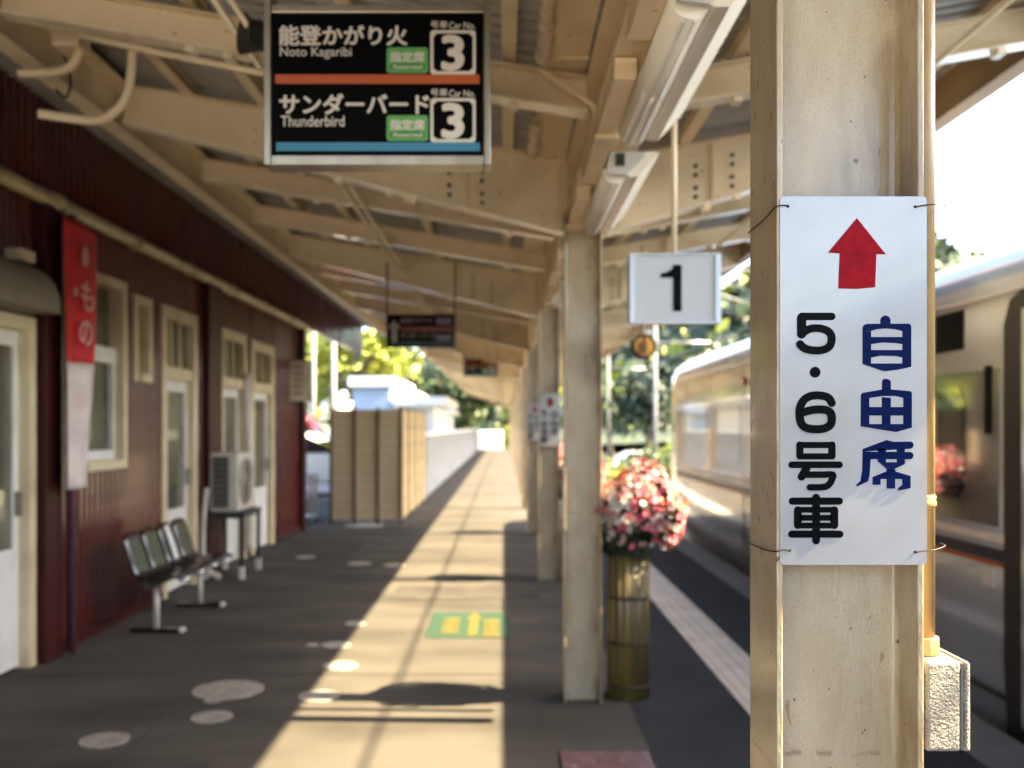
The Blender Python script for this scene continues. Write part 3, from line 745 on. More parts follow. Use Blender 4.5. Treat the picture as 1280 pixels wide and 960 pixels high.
# ------------------------------------------------------------------ platform lights
def lamp(y0, label):
    t = thing('strip_light', (.50, y0, 2.66), label, 'light', 'strip lights under the canopy girder')
    L_ = 1.12
    hb = MB(); hb.prism([(.455, 2.60), (.52, 2.54), (.56, 2.54), (.645, 2.63), (.645, 2.645), (.455, 2.645)], 'y', y0, y0 + L_)
    hb.build('housing', m_lightW, t, bevel=.003)
    d = MB(); p = [(.468 + .053 * math.cos(R(a)), 2.575 + .056 * math.sin(R(a))) for a in range(170, 350, 10)]
    d.prism(p, 'y', y0 + .02, y0 + L_ - .02, 0, True)
    p = [(.452, 2.585), (.515, 2.555), (.52, 2.56), (.52, 2.60), (.452, 2.60)]
    d.build('diffuser', m_acryl, t)
    for k in (-.018, .012): MB().tube([(.468 + k, y0 + .03, 2.520), (.468 + k, y0 + L_ - .03, 2.520)], .006, 8).build('tube', m_white, t)
    for ya, yb in ((y0 - .018, y0 - .001), (y0 + L_ + .001, y0 + L_ + .018)):
        e = MB(); e.prism([(.425, 2.55), (.505, 2.54), (.585, 2.615), (.585, 2.64), (.44, 2.64)], 'y', ya, yb)
        e.build('end_cap', mat('grey_cap', (.52, .53, .53), r=.4) if 'grey_cap' not in bpy.data.materials else bpy.data.materials['grey_cap'], t, bevel=.003)
    MB().box(.462, .50, y0 - .03, y0 - .0185, 2.58, 2.63).build('socket', m_rubber, t)
    return t
l0 = lamp(2.38, 'nearest white strip light with ribbed cover, beside the top of the large pillar')
for y, lb in ((4.0, 'second strip light, just in front of the flower pot pillar'), (7.1, 'third strip light, just past the flower pot pillar')):
    dup(l0, (.50, y, 2.66), lb)

# ------------------------------------------------------------------ pipes and small things under the roof
def pipe(name, pts, r, m, label, cat, group=None, n=10, sm=True):
    o = MB().tube(smooth_path(pts, 5) if sm else pts, r, n).build(name, m, loc=pts[0]); return tag(o, label, cat, group)
pipe('conduit_pipe', [P(94, 42, 4.35), P(99, 62, 4.35), P(92, 79, 4.35), P(72, 89, 4.35), P(22, 92, 4.3)], .020, m_creamL, 'short bent cream conduit at the top left, ending in the air above the maroon wall', 'pipe', 'bent conduits under the left eave')
pipe('conduit_pipe', [P(166, 55, 3.93), P(163, 100, 3.93), P(153, 130, 3.93), P(130, 148, 3.93), P(105, 150, 3.93), P(48, 142, 3.88)], .019, m_creamL, 'long bent cream conduit sweeping left below the roof rafter', 'pipe', 'bent conduits under the left eave')
pipe('conduit_pipe', [P(98, 44, 3.88), P(200, 66, 3.88), P(330, 92, 3.88), P(420, 108, 3.88)], .014, m_creamL, 'straight cream conduit along the rafter left of the nearest black sign board', 'pipe', sm=False)
o = MB().box(-2.02, -1.90, 4.28, 4.42, 3.20, 3.30).build('conduit_junction', m_creamL, loc=(-1.96, 4.35, 3.25), bevel=.01); tag(o, 'small cream junction box where conduits meet under the left eave', 'junction box')
o = MB().tube(smooth_path([P(50, 95, 4.6), P(48, 78, 4.6), P(58, 62, 4.6), P(74, 62, 4.6), P(84, 80, 4.6), P(88, 105, 4.6), P(82, 122, 4.6), P(70, 112, 4.6)]), .007, 8).build('cable_loop', m_wireK, loc=P(50, 95, 4.6)); tag(o, 'thin black cable loop hanging at the left eave beam', 'cable')
pipe('conduit_pipe', [P(674, 86, 3.8), P(702, 105, 3.8), P(736, 128, 3.8), P(744, 142, 3.8), P(747, 186, 3.85)], .012, m_cream, 'thin cream conduit bending down beside the girder ahead of the flower pot pillar', 'pipe')
def lag(y0, y1, label):
    pts, rs = [], []; n = 16
    for i in range(n):
        y = y0 + (y1 - y0) * i / (n - 1); pts.append((.152 + random.uniform(-.006, .006), y, 2.93 + random.uniform(-.006, .006))); rs.append(random.uniform(.024, .036))
    o = MB().tube(pts, rs, 10).build('lagged_pipe', m_foam, loc=pts[0]); tag(o, label, 'pipe', 'lagged pipe lengths under the roof')
lag(2.9, 3.75, 'lumpy pale lagged pipe under the roof left of the nearest strip light')
lag(4.5, 5.05, 'shorter lumpy lagged pipe just ahead of the flower pot pillar bracket')
c = P(322, 45, 3.6)
sp = thing('loudspeaker', c, 'black round loudspeaker half hidden behind the left edge of the nearest sign board', 'loudspeaker')
MB().tube([c + Vector((.05, .0, 0)), c + Vector((-.02, 0, 0)), c + Vector((-.05, -.02, 0))], [.05, .06, .075], 16).build('horn', m_rubber, sp)
MB().box(c.x + .03, c.x + .05, c.y - .01, c.y + .01, c.z + .05, 3.13).build('bracket', m_cream, sp)

# ------------------------------------------------------------------ things along the building
# hood over the nearest door
hd = thing('door_hood', (XW, 5.2, 2.19), 'grey brown curved hood over the nearest doorway of the maroon building', 'awning')
p = [(XW + .016, 2.19), (XW + .25, 2.19), (XW + .245, 2.26)] + [(XW + .016 + .225 * math.cos(R(t)), 2.27 + .22 * math.sin(R(t))) for t in (15, 30, 45, 60, 75, 90)]
MB().prism(p, 'y', 4.3, 5.92).build('shell', m_hood, hd, bevel=.004)
MB().box(XW + .016, XW + .12, 5.70, 5.86, 2.492, 2.56).build('bracket', m_trim, hd)
tag(MB().tube([(XW + .12, 6.36, 0), (XW + .12, 6.36, 2.9)], .028, 12).build('drainpipe', m_drain, loc=(XW + .12, 6.36, 0)), 'dull purple drainpipe beside the dark post left of the banner', 'drainpipe')
# banner
bn = thing('banner', (XW + .17, 6.4, 2.85), 'long hanging cloth banner, red above and white below', 'banner')
def cloth(zt, zb_, mt, nm):
    mb = MB(); ny, nz = 10, 18; V = []
    for j in range(nz + 1):
        z = zt + (zb_ - zt) * j / nz; s = (2.83 - z) / 1.75
        y0, y1 = 6.10 + .06 * s + .03 * math.sin(s * 5), 6.60 - .10 * s + .02 * math.sin(s * 4 + 1)
        for i in range(ny + 1):
            t = i / ny; V.append((XW + .18 + .035 * s * math.sin(t * 9 + s * 3) + .02 * math.sin(t * 4 - s * 4), y0 + (y1 - y0) * t, z))
    F_ = [(j * (ny + 1) + i, j * (ny + 1) + i + 1, (j + 1) * (ny + 1) + i + 1, (j + 1) * (ny + 1) + i) for j in range(nz) for i in range(ny)]
    mb.add(V, F_, 0, True); o = mb.build(nm, mt, bn)
    so = o.modifiers.new('thick', 'SOLIDIFY'); so.thickness = .002
cloth(2.83, 1.92, m_flagR, 'red_cloth'); cloth(1.918, 1.09, m_flagW, 'white_cloth')
def flagtext():
    mb = MB()
    for s, ya, yb, z0, z1 in (('も', 6.26, 6.46, 2.26, 2.46), ('の', 6.24, 6.44, 2.03, 2.20)):
        q = MB(); q.text(s, ya, yb, z0, z1, 0, .02)
        mb.add([(XW + .222 - v.y, v.x, v.z) for v in q.v], q.f)
    q = [(6.33 + .045 * math.cos(2 * PI * k / 16), 2.62 + .07 * math.sin(2 * PI * k / 16)) for k in range(16)]
    mb.prism(q, 'x', XW + .218, XW + .222)
    q = [(6.19 + .025 * math.cos(2 * PI * k / 12), 2.37 + .03 * math.sin(2 * PI * k / 12)) for k in range(12)]
    mb.prism(q, 'x', XW + .218, XW + .222)
    mb.build('lettering', mat('flag_print', (.62, .36, .34), r=.75), bn)
flagtext()
MB().tube([(XW + .02, 6.3, 2.84), (XW + .2, 6.3, 2.84)], .01, 8).tube([(XW + .19, 6.08, 2.84), (XW + .19, 6.62, 2.84)], .009, 8).build('hanging_rod', m_wire, bn)

# bench
bn2 = thing('bench', (-2.5, 7.45, 0), 'four seat bench of glossy dark brown shells against the maroon wall', 'bench')
def seat(yc):
    prof = smooth_path([(-2.29, 0, .395), (-2.31, 0, .425), (-2.40, 0, .425), (-2.53, 0, .408), (-2.595, 0, .425), (-2.63, 0, .49), (-2.668, 0, .61), (-2.702, 0, .705), (-2.725, 0, .728)], 4)
    hw = .146; V = []; n = len(prof); cols = 8
    for i, p in enumerate(prof):
        e = {n - 1: .085, n - 2: .045, n - 3: .025, n - 4: .012, n - 5: .005, 0: .02}.get(i, 0)
        for k in range(cols + 1):
            t = -1 + 2 * k / cols; dish = 0
            V.append((p.x + (dish if i > n * .55 else 0), yc + t * (hw - e), p.z + (dish if i <= n * .55 else 0) - (.02 * t * t if i == n - 1 else 0)))
    F_ = [(i * (cols + 1) + k, i * (cols + 1) + k + 1, (i + 1) * (cols + 1) + k + 1, (i + 1) * (cols + 1) + k) for i in range(n - 1) for k in range(cols)]
    o = MB().add(V, F_, 0, True).build('seat', m_brown, bn2)
    so = o.modifiers.new('thick', 'SOLIDIFY'); so.thickness = .018; so.offset = 0
    tr = MB(); tr.tube([(-2.286, yc - .07, .408), (-2.282, yc, .405), (-2.286, yc + .07, .408)], .013, 8)
    tr.build('edge_trim', m_chrome, o)
for k in range(4): seat(6.95 + .335 * k)
MB().box(-2.57, -2.50, 6.82, 8.12, .345, .385).build('beam', m_brown, bn2)
for y in (7.0, 8.0):
    lg = MB(); lg.tube([(-2.535, y, .03), (-2.535, y, .35)], .022, 12); o = lg.build('leg', m_acw, bn2)
    MB().box(-2.72, -2.36, y - .03, y + .03, .002, .03).build('foot', m_brown, o, bevel=.004)
    MB().box(-2.358, -2.33, y - .03, y + .03, .002, .032).build('foot_cap', m_white, o, bevel=.004)
o = MB().add([(-2.595, 7.57, .452), (-2.595, 7.67, .452), (-2.640, 7.67, .60), (-2.640, 7.57, .60), (-2.684, 7.575, .715), (-2.684, 7.665, .715)], [(0, 1, 2, 3), (3, 2, 5, 4)]).build('paper_sheet', m_poster, loc=(-2.64, 7.62, .44))
o.modifiers.new('thick', 'SOLIDIFY').thickness = .002; tag(o, 'white paper sheet leaning on the third seat of the bench', 'paper')

# air conditioner on a stand
ac = thing('air_conditioner', (-2.70, 9.85, .645), 'cream outdoor air conditioner unit on a black stand beside the building', 'air conditioner')
ax0, ax1, ay0, ay1, az0, az1 = -2.89, -2.61, 9.42, 10.04, .66, 1.24
MB().box(ax0, ax1, ay0, ay1, az0, az1).build('casing', m_acw, ac, bevel=.02, seg=3)
g = MB(); g.box(ax0 + .03, ax1 - .09, ay0 - .006, ay0 - .001, az0 + .04, az1 - .04, 0)
for k in range(8): z = az0 + .07 + k * .06; g.box(ax0 + .03, ax1 - .09, ay0 - .014, ay0 - .0065, z, z + .012, 1)
for k in range(5): x = ax0 + .04 + k * .035; g.box(x, x + .008, ay0 - .018, ay0 - .0142, az0 + .05, az1 - .05, 1)
g.build('grille', [m_under, m_grille], ac)
fr = MB(); cx, cz = (ay0 + ay1) / 2 - .03, (az0 + az1) / 2
for r_ in (.06, .11, .16, .20, .235):
    pts = [(ax1 + .012, cx + r_ * math.cos(2 * PI * k / 24), cz + r_ * math.sin(2 * PI * k / 24)) for k in range(25)]; fr.tube(pts, .006, 6, cap=False)
fr.build('fan_guard', m_acw, ac)
MB().lathe([(.235, 0), (.235, .004)], (0, 0, 0), 28).build('fan_opening', m_under, ac)
fo = bpy.data.objects['fan_opening']; fo.location = Vector((ax1 + .001, cx, cz)) - Vector(ac.location)
for v in fo.data.vertices: v.co = (v.co + Vector(ac.location)); 
fo.rotation_euler = (0, R(90), 0)
stn = thing('stand', (-2.72, 9.85, 0), 'black angle iron stand carrying the outdoor air conditioner', 'stand')
MB().box(-2.95, -2.55, 9.38, 10.10, .60, .655).build('top_frame', m_rubber, stn, bevel=.004)
for x in (-2.94, -2.59):
    for y in (9.40, 10.04):
        o = MB().box(x, x + .035, y, y + .035, .12, .60).build('leg', m_rubber, stn)
        MB().box(x - .005, x + .04, y - .005, y + .04, .002, .12).build('foot', m_white, o)
tag(MB().tube(smooth_path([(-2.9, 9.36, .9), (-2.93, 9.33, .5), (-2.9, 9.3, .15), (-2.75, 9.28, .04)]), .03, 10).build('drain_hose', m_acw, loc=(-2.9, 9.36, .9)), 'pale insulated hose dropping beside the air conditioner stand', 'hose')
tag(MB().tube(smooth_path([(-2.93, 10.9, 2.1), (-2.90, 10.9, 1.0), (-2.88, 10.88, .1)]), .045, 10).build('pipe_cover', m_acw, loc=(-2.93, 10.9, 2.1)), 'pale vertical pipe cover on the wall behind the air conditioner', 'pipe')
# projecting notice box near the corner
nb = thing('notice_box', (-2.85, 13.3, 2.1), 'pale projecting notice box near the far corner of the maroon building', 'sign')
MB().box(-2.965, -2.74, 13.3, 13.72, 1.84, 2.42).build('case', m_brown, nb)
MB().box(-2.96, -2.745, 13.285, 13.298, 1.85, 2.41).build('face', mat('notice_face', (.92, .86, .70), (.85, .76, .58), 8, .5), nb)
mb = MB()
for k in range(5): mb.box(-2.92, -2.79, 13.279, 13.284, 2.31 - k * .09, 2.335 - k * .09)
mb.build('print', m_hood, nb)

# ------------------------------------------------------------------ floor lids, sticker, plate
GL = 'round pale lids set in the platform'
lids = [(285, 863, .20, 'largest pale round cover in the platform at lower left'), (265, 897, .105, 'pale round cover just nearer than the largest cover'), (130, 926, .115, 'pale round cover nearest the bottom left corner'),
        (267, 876, .05, 'tiny pale lid between the largest cover and the one nearer'), (425, 833, .11, 'pale lid lying half across the sunlit edge, second nearest of those'), (420, 807, .10, 'pale lid on the sunlit edge beside a tiny lid'),
        (391, 807, .045, 'tiny pale lid just left of the sunlit edge'), (444, 780, .08, 'pale lid at the sunlit edge level with the green floor mark'), (399, 871, .115, 'pale lid at the sunlit edge beside the round shadow'),
        (382, 697, .11, 'left of three small lids in the shade beyond the bench'), (449, 705, .13, 'middle of three small lids in the shade beyond the bench'), (493, 707, .12, 'right of three small lids in the shade beyond the bench'), (455, 657, .3, 'far pale patch cover by the tan fence')]
for u, v, r_, lb in lids:
    y = 1800 / (v - 533); x = (u - 630) * y / F
    t = thing('manhole_cover', (x, y, 0), lb, 'manhole cover', GL)
    o = MB().lathe([(r_, .001), (r_, .006), (r_ - .006, .008), (r_ * .86, .008), (r_ * .85, .0065), (r_ * .80, .0065), (r_ * .79, .008)], (x, y, 0), 32).build('disc', m_lid, t)
fs = thing('floor_sticker', (-.25, 7.25, 0), 'worn green floor marking with yellow arrow and characters on the sunlit platform', 'floor marking')
MB().box(-.56, .04, 6.80, 7.74, .001, .005).build('green_field', m_stk, fs)
q = MB()
q.prism([(-.295 + .03, 6.84), (-.195, 6.84), (-.195, 7.40), (-.165, 7.40), (-.23, 7.76), (-.295, 7.40), (-.265, 7.40)], 'z', .0055, .009)
def blk(x0, x1, y0, y1, rows):
    dy = (y1 - y0) / rows
    for r_ in range(rows): q.box(x0, x1, y0 + r_ * dy, y0 + (r_ + .72) * dy, .0055, .009)
    q.box(x0 + (x1 - x0) * .42, x0 + (x1 - x0) * .58, y0, y1, .0092, .0105)
blk(-.46, -.335, 6.92, 7.52, 4); blk(-.155, -.03, 6.82, 7.45, 4)
q.build('yellow_mark', m_stkY, fs)
tag(MB().box(.255, .66, 3.8, 4.40, .006, .014).build('steel_plate', m_plate, loc=(.45, 4.1, 0), bevel=.003), 'worn reddish brown plate lying on the platform by the near pillar', 'plate')

# ------------------------------------------------------------------ flower planters
def planter(x, y, label, first=None):
    GPn = 'flower pots beside the pillars'
    if first: return dup(first, (x, y, 0), label)
    t = thing('flower_pot', (x, y, 0), label, 'flower pot', GPn)
    out = []
    for k in range(16):
        for q in range(6):
            an = 2 * PI * (k + q / 6) / 16; out.append((x + (.106 + .011 * math.sin(PI * (q + .5) / 6)) * math.cos(an), y + (.106 + .011 * math.sin(PI * (q + .5) / 6)) * math.sin(an)))
    pb = MB(); pb.prism(out, 'z', .003, .845, 0, True); po = pb.build('pot', m_pot, t)
    for z in (.06, .30, .55, .79):
        MB().lathe([(.114, 0), (.1195, .004), (.1195, .016), (.114, .02)], (x, y, z), 28).build('band', m_potband, po)
    rnd = random.Random(4)
    def surf(k):
        while True:
            d = Vector((rnd.gauss(0, 1), rnd.gauss(0, 1), rnd.gauss(0, 1))).normalized()
            if d.z > -.75: break
        lump = 1 + .10 * math.sin(d.x * 5 + 1) * math.cos(d.y * 4) + .06 * math.sin(d.z * 7)
        return Vector((x + .075, y, 1.035)) + Vector((d.x * .252, d.y * .24, d.z * .25)) * k * lump, d
    MB().lathe([(.09, .846), (.09, .875), (.05, .89)], (x, y, 0), 16).build('soil', m_under, po)
    lf = MB()
    for i in range(1200):
        p, d = surf(rnd.uniform(.45, .97))
        if i > 880: an_ = rnd.uniform(0, 6.28); p = Vector((x + .13 * math.cos(an_), y + .13 * math.sin(an_), rnd.uniform(.80, .93))); d = Vector((math.cos(an_), math.sin(an_), .2));
        n_ = (d + Vector((rnd.uniform(-.7, .7), rnd.uniform(-.7, .7), rnd.uniform(-.4, .7)))).normalized()
        a = n_.orthogonal().normalized(); b = n_.cross(a); s = rnd.uniform(.022, .042); an = rnd.uniform(0, 6.28)
        e1 = a * math.cos(an) + b * math.sin(an); e2 = n_.cross(e1)
        lf.add([p - e1 * s, p + e2 * s * .55 + n_ * .006, p + e1 * s, p - e2 * s * .55 + n_ * .006], [(0, 1, 2), (0, 2, 3)])
    tag(lf.build('foliage', m_leafD, t), kind='stuff')
    fl = MB()
    for i in range(820):
        p, d = surf(rnd.uniform(.92, 1.03)); n_ = (d + Vector((rnd.uniform(-.5, .5), rnd.uniform(-.5, .5), rnd.uniform(-.2, .6)))).normalized()
        a = n_.orthogonal().normalized(); b = n_.cross(a); s = rnd.uniform(.017, .028)
        if d.z < -.35 and d.x < .2 and rnd.random() < .7: continue
        right = d.x * .8 + d.z * .5 + d.y * .3
        q = rnd.random() + right * .25
        mi = 2 if q > .88 else (0 if q > .52 else (1 if q > .22 else 3))
        ring = []
        for k in range(10):
            rr_ = s * (1 if k % 2 == 0 else .8); t_ = 2 * PI * k / 10
            ring.append(p + (a * math.cos(t_) + b * math.sin(t_)) * rr_ + n_ * (s * .35 if k % 2 == 0 else 0))
        fl.add([p] + ring, [(0, k + 1, (k + 1) % 10 + 1) for k in range(10)], mi)
    for i in range(0):
        an = rnd.uniform(-1.2, 1.0); p = Vector((x + .075 + .22 * math.cos(an), y + .2 * math.sin(an), rnd.uniform(.74, .86)))
        s = .02; fl.add([p + Vector((s * math.cos(k), -.01, s * math.sin(k))) for k in (0, 1.05, 2.1, 3.14, 4.2, 5.24)], [(0, 1, 2, 3, 4, 5)], 3 if i % 2 else 1)
    tag(fl.build('blossoms', [m_pink, m_pinkL, m_coral, m_petW], t), kind='stuff')
    return t
f0 = planter(.69, 5.34, 'tall bamboo clad pot overflowing with pink and white flowers beside the second pillar')
for k, lb in ((2, 'flower pot by the third pillar, its pink blossoms peeping past the second pillar'), (3, 'flower pot by the fourth pillar, seen mirrored in the train')):
    planter(.68, PY[k] + .1, lb, f0)

# ------------------------------------------------------------------ train
TX = 2.56; TC = 4.0; TEND = 15.4
tr = thing('train', (TC, 5, -1.06), 'silver grey express train standing at the platform, with navy and orange stripes', 'train')
half = [(2.70, -.45), (2.62, -.12), (2.575, .25), (2.56, .6), (2.56, 2.12), (2.58, 2.27), (2.64, 2.39), (2.76, 2.48), (3.0, 2.56), (3.4, 2.61), (4.0, 2.63)]
full = half + [(2 * TC - x, z) for x, z in half[-2::-1]]
def section(k, kz, y): return [(TC + (x - TC) * k, y, -.45 + (z + .45) * kz) for x, z in full]
secs = [section(1, 1, -50), section(1, 1, 14.3), section(.985, .995, 14.8), section(.95, .98, 15.1), section(.90, .955, 15.28), section(.80, .91, TEND)]
mb = MB(); n = len(full)
V = [p for s in secs for p in s]; Fc, Mi = [], []
o = len(mb.v); mb.v += [Vector(p) for p in V]
for i in range(len(secs) - 1):
    for k in range(n - 1):
        mb.f.append([i * n + k, i * n + k + 1, (i + 1) * n + k + 1, (i + 1) * n + k]); mb.mi.append(1 if 5 <= k <= n - 7 else 0); mb.sm.append(True)
mb.f.append(list(range((len(secs) - 1) * n, len(secs) * n))); mb.mi.append(0); mb.sm.append(False)
mb.f.append(list(range(n))[::-1]); mb.mi.append(0); mb.sm.append(False)
mb.build('car_body', [m_train, m_trainR], tr)
MB().box(2.9, 5.1, -50, 15.0, -1.0, -.46).build('underframe', m_under, tr)
MB().box(TX - .004, TX + .02, 4.96, 14.2, .98, 1.80).build('window_band', m_trainG, tr)
def win(y0, y1, z0=1.10, z1=1.72):
    f = MB(); f.prism([(a, b) for a, b in [(y0 + .07, z0), (y1 - .07, z0), (y1, z0 + .07), (y1, z1 - .07), (y1 - .07, z1), (y0 + .07, z1), (y0, z1 - .07), (y0, z0 + .07)]], 'x', TX - .0075, TX - .0045)
    f.build('window', m_glassT, tr)
for y in (5.32, 7.0, 8.7, 10.4, 12.1): win(y, y + 1.25)
win(13.65, 14.12)
MB().box(TX - .009, TX, 5.03, 5.10, 1.46, 1.82).build('slit_window', m_blackG, tr)
MB().box(TX - .008, TX, 5.34, 5.68, 1.93, 2.15).build('destination_panel', m_blackG, tr)
MB().box(TX - .006, TX + .02, -30, 14.2, .80, .865, 0).box(TX - .0062, TX + .02, -30, 14.2, .772, .796, 1).box(TX - .006, TX + .02, -30, 14.2, .90, .94, 2).build('stripe', [m_navy, m_orange, m_white], tr)
MB().box(TX - .008, TX + .01, 5.0, 5.12, .66, .76).build('label_plate', m_white, tr)
# doorway just past the frame edge
dfr = MB(); dfr.prism([(3.82, -.1), (4.86, -.1), (4.90, .3), (4.90, 2.02), (4.84, 2.14), (4.72, 2.18), (3.96, 2.18), (3.84, 2.14), (3.78, 2.02), (3.78, .3)], 'x', TX - .010, TX + .03)
dr = dfr.build('door', m_rubber, tr)
MB().box(TX - .016, TX - .0105, 3.88, 4.72, .02, 2.08).build('door_leaf', m_train, dr)
MB().box(TX - .019, TX - .0165, 4.08, 4.52, .95, 1.78).build('door_window', m_glassT, dr)
for y in (-8.2, -20): win(y, y + 1.6)
for y in (-9.8, -6.0, -2.2, 6.8, 8.5, 10.25, 13.45):
    MB().box(TX - .0025, TX + .01, y, y + .012, .12, .77).build('panel_seam', m_rubber, tr)
    MB().box(TX - .0025, TX + .01, y, y + .010, 1.82, 2.12).build('panel_seam', m_rubber, tr)
MB().box(TX - .022, TX + .03, -50, 14.2, 2.175, 2.20).build('rain_gutter', m_train, tr, bevel=.004)
MB().box(TX - .004, TX + .02, -50, 14.2, .10, .115).build('skirt_line', m_rubber, tr)
o = MB().tube([(TX - .03, 10.2, 1.98), (TX + .0, 10.2, 1.98)], .035, 12).build('side_lamp', mat('red_lamp_glass', (.7, .02, .02), r=.2), tr)
MB().box(3.3, 4.7, 8.2, 10.6, 2.58, 2.80).build('roof_unit', m_trainR, tr, bevel=.04)

# ------------------------------------------------------------------ beyond the building
fn = thing('board_fence', (-2.1, 14.75, 0), 'tan board fence with dark posts across the end of the building', 'fence')
X0, X1 = -2.66, -1.58
mb = MB()
for k in range(3):
    a = X0 + (X1 - X0) * k / 3 + .02; b = X0 + (X1 - X0) * (k + 1) / 3 - .02
    mb.box(a, b, 14.77, 14.80, .06, 1.76)
    for j in range(1, 12): mb.box(a + .002, b - .002, 14.766, 14.7698, .06 + j * .1425, .066 + j * .1425, 1)
mb.build('front_panel', [m_fence, m_fence2], fn)
mb = MB()
for k in range(4):
    a = 14.83 + 1.1 * k; b = a + 1.06
    for j in range(6): mb.box(X1 - .03, X1, a, b, .06 + j * .285, .06 + j * .285 + .272)
mb.build('side_panel', m_fence2, fn)
for k in range(4):
    x = X0 + (X1 - X0) * k / 3; MB().box(x - .02, x + .02, 14.74, 14.80, 0, 1.80).build('post', m_fenceP, fn)
for k in range(1, 5): MB().box(X1 - .03, X1 + .02, 14.80 + 1.1 * k - .02, 14.80 + 1.1 * k + .02, 0, 1.80).build('post', m_fenceP, fn)
wl = thing('boundary_wall', (-1.7, 40, 0), 'pale wall running along the platform edge past the tan fence', 'wall')
mb = MB(); y = 19.4
while y < 60: mb.box(-1.74, -1.66, y, y + 1.95, 0, 1.30); y += 2.0
mb.build('wall_panel', m_conc, wl); MB().box(-1.78, -1.62, 19.4, 61, 1.302, 1.37).build('coping', m_white, wl)
for u, v0, v1, y, r_, lb in ((417, 425, 640, 30, .07, 'white post rising behind the left end of the tan fence'), (392, 400, 600, 34, .06, 'pale pole beyond the corner of the maroon building')):
    p = P(u, v0, y); z0 = -.5 if y > 20 else 0; t = thing('pole', (p.x, y, z0), lb, 'pole')
    MB().tube([(p.x, y, z0), (p.x, y, p.z + .3)], r_, 10).build('shaft', m_conc, t); MB().tube([(p.x, y, p.z + .3), (p.x, y, p.z + .34)], r_ * 1.25, 10).build('cap', m_steel, t)
rk = thing('white_rack', (-3.35, 15.2, 0), 'white framed rack with a yellow item at the end of the maroon building', 'rack')
mb = MB()
for x in (-3.5, -3.06): mb.box(x, x + .04, 15.1, 15.14, 0, .75); mb.box(x, x + .04, 15.5, 15.54, 0, .75)
for z in (.04, .36, .71): mb.box(-3.5, -3.02, 15.1, 15.54, z, z + .03)
mb.build('frame', m_white, rk); MB().box(-3.4, -3.18, 15.15, 15.45, .392, .66).build('yellow_tray', m_yel, rk)

def shed(name, x0, x1, y0, y1, z0, z1, zr, mw, mr, label, cat='building'):
    t = thing(name, ((x0 + x1) / 2, y0, z0), label, cat)
    MB().box(x0, x1, y0, y1, z0, z1).build('wall', mw, t)
    MB().prism([(x0 - .25, z1), (x1 + .25, z1), (x1 + .25, z1 + .12), ((x0 + x1) / 2, zr), (x0 - .25, z1 + .12)], 'y', y0 - .3, y1 + .3).build('roof', mr, t)
    k = int((x1 - x0) // 1.6)
    for i in range(k):
        a = x0 + .4 + i * 1.6; w_ = MB(); w_.box(a, a + .9, y0 - .03, y0 - .002, z0 + 1.1, z0 + 2.0); f = w_.build('window', m_white, t)
        MB().box(a + .06, a + .84, y0 - .036, y0 - .031, z0 + 1.16, z0 + 1.94).build('glass', m_glassT, f)
    return t
ls = thing('low_shed', (-3.2, 30, -.5), 'low flat roofed white shed with a blue upper wall behind the tan fence', 'building')
MB().box(-4.25, -3.2, 27, 33, -.5, 2.62).build('wall', mat('pale_blue_wall', (.26, .33, .42), r=.6), ls); MB().box(-4.35, -3.1, 26.8, 33.2, 2.622, 2.9).build('roof', m_white, ls)
MB().box(-3.19, -1.98, 27.2, 33, -.5, 2.08).build('wall', m_wallH, ls); MB().box(-3.09, -1.6, 26.9, 33.1, 2.082, 2.34).build('roof', m_white, ls)
MB().box(-2.8, -2.3, 27.165, 27.195, .6, 1.7).build('door', m_conc, ls)
shed('white_house', -5.2, -2.3, 38, 44, -.5, 2.0, 3.0, m_wallH, m_white, 'white roofed house beyond the low shed left of the platform', 'house')
shed('distant_house', -16, -9, 52, 60, -.5, 3.2, 4.8, m_wallH, m_roofB, 'blue roofed house seen past the corner of the maroon building', 'house')

def car(x, y, z, m, label, rz=0, van=False):
    t = thing('parked_car', (x, y, z), label, 'van' if van else 'car')
    H = 1.9 if van else 1.46
    if van: prof = [(-2.1, .3), (2.1, .3), (2.12, .85), (1.75, 1.0), (1.35, H - .05), (1.1, H), (-2.0, H), (-2.1, H - .2)]
    else: prof = [(-2.1, .32), (2.1, .32), (2.12, .72), (1.9, .88), (1.05, .96), (.45, H - .05), (.2, H), (-1.1, H), (-1.35, H - .06), (-1.85, .98), (-2.1, .92)]
    b = MB(); b.prism([(x + p, z + q) for p, q in prof], 'y', y - .82, y + .82); b.build('body', m, t, bevel=.07, seg=3)
    g = MB(); gp = [(-1.7, .98), (1.15, 1.0), (.5, H - .12), (-1.2, H - .12)] if not van else [(-1.9, 1.05), (1.6, 1.05), (1.3, H - .15), (-1.9, H - .15)]
    g.prism([(x + p, z + q) for p, q in gp], 'y', y - .825, y + .825); g.build('windows', m_glassT, t)
    for px in (-1.3, 1.3):
        for sy in (-1, 1):
            o = MB().tube([(x + px, y + sy * .62, z + .31), (x + px, y + sy * .84, z + .31)], .31, 18).build('wheel', m_tyre, t)
            MB().tube([(x + px, y + sy * .841, z + .31), (x + px, y + sy * .85, z + .31)], .19, 14).build('rim', m_chrome, o)
    for sy in (-.6, .6): MB().box(x + 2.115, x + 2.135, y + sy - .15, y + sy + .15, z + .6, z + .75).build('headlight', m_lightW, t)
    t.rotation_euler = (0, 0, rz); return t
car(-4.9, 22.5, -.1, m_carW, 'white parked car beyond the corner of the maroon building')
car(-7.0, 28.5, -.1, m_carR, 'red van parked behind the white car beyond the maroon building', 0, True)
car(-9.2, 36, -.1, mat('car_silver', (.6, .62, .66), r=.25, m=.6, coat=.5), 'silver parked car farthest back in the forecourt')
car(7.4, 48, -1.2, m_carW, 'small white car parked before the dark conifers across the tracks', R(0))
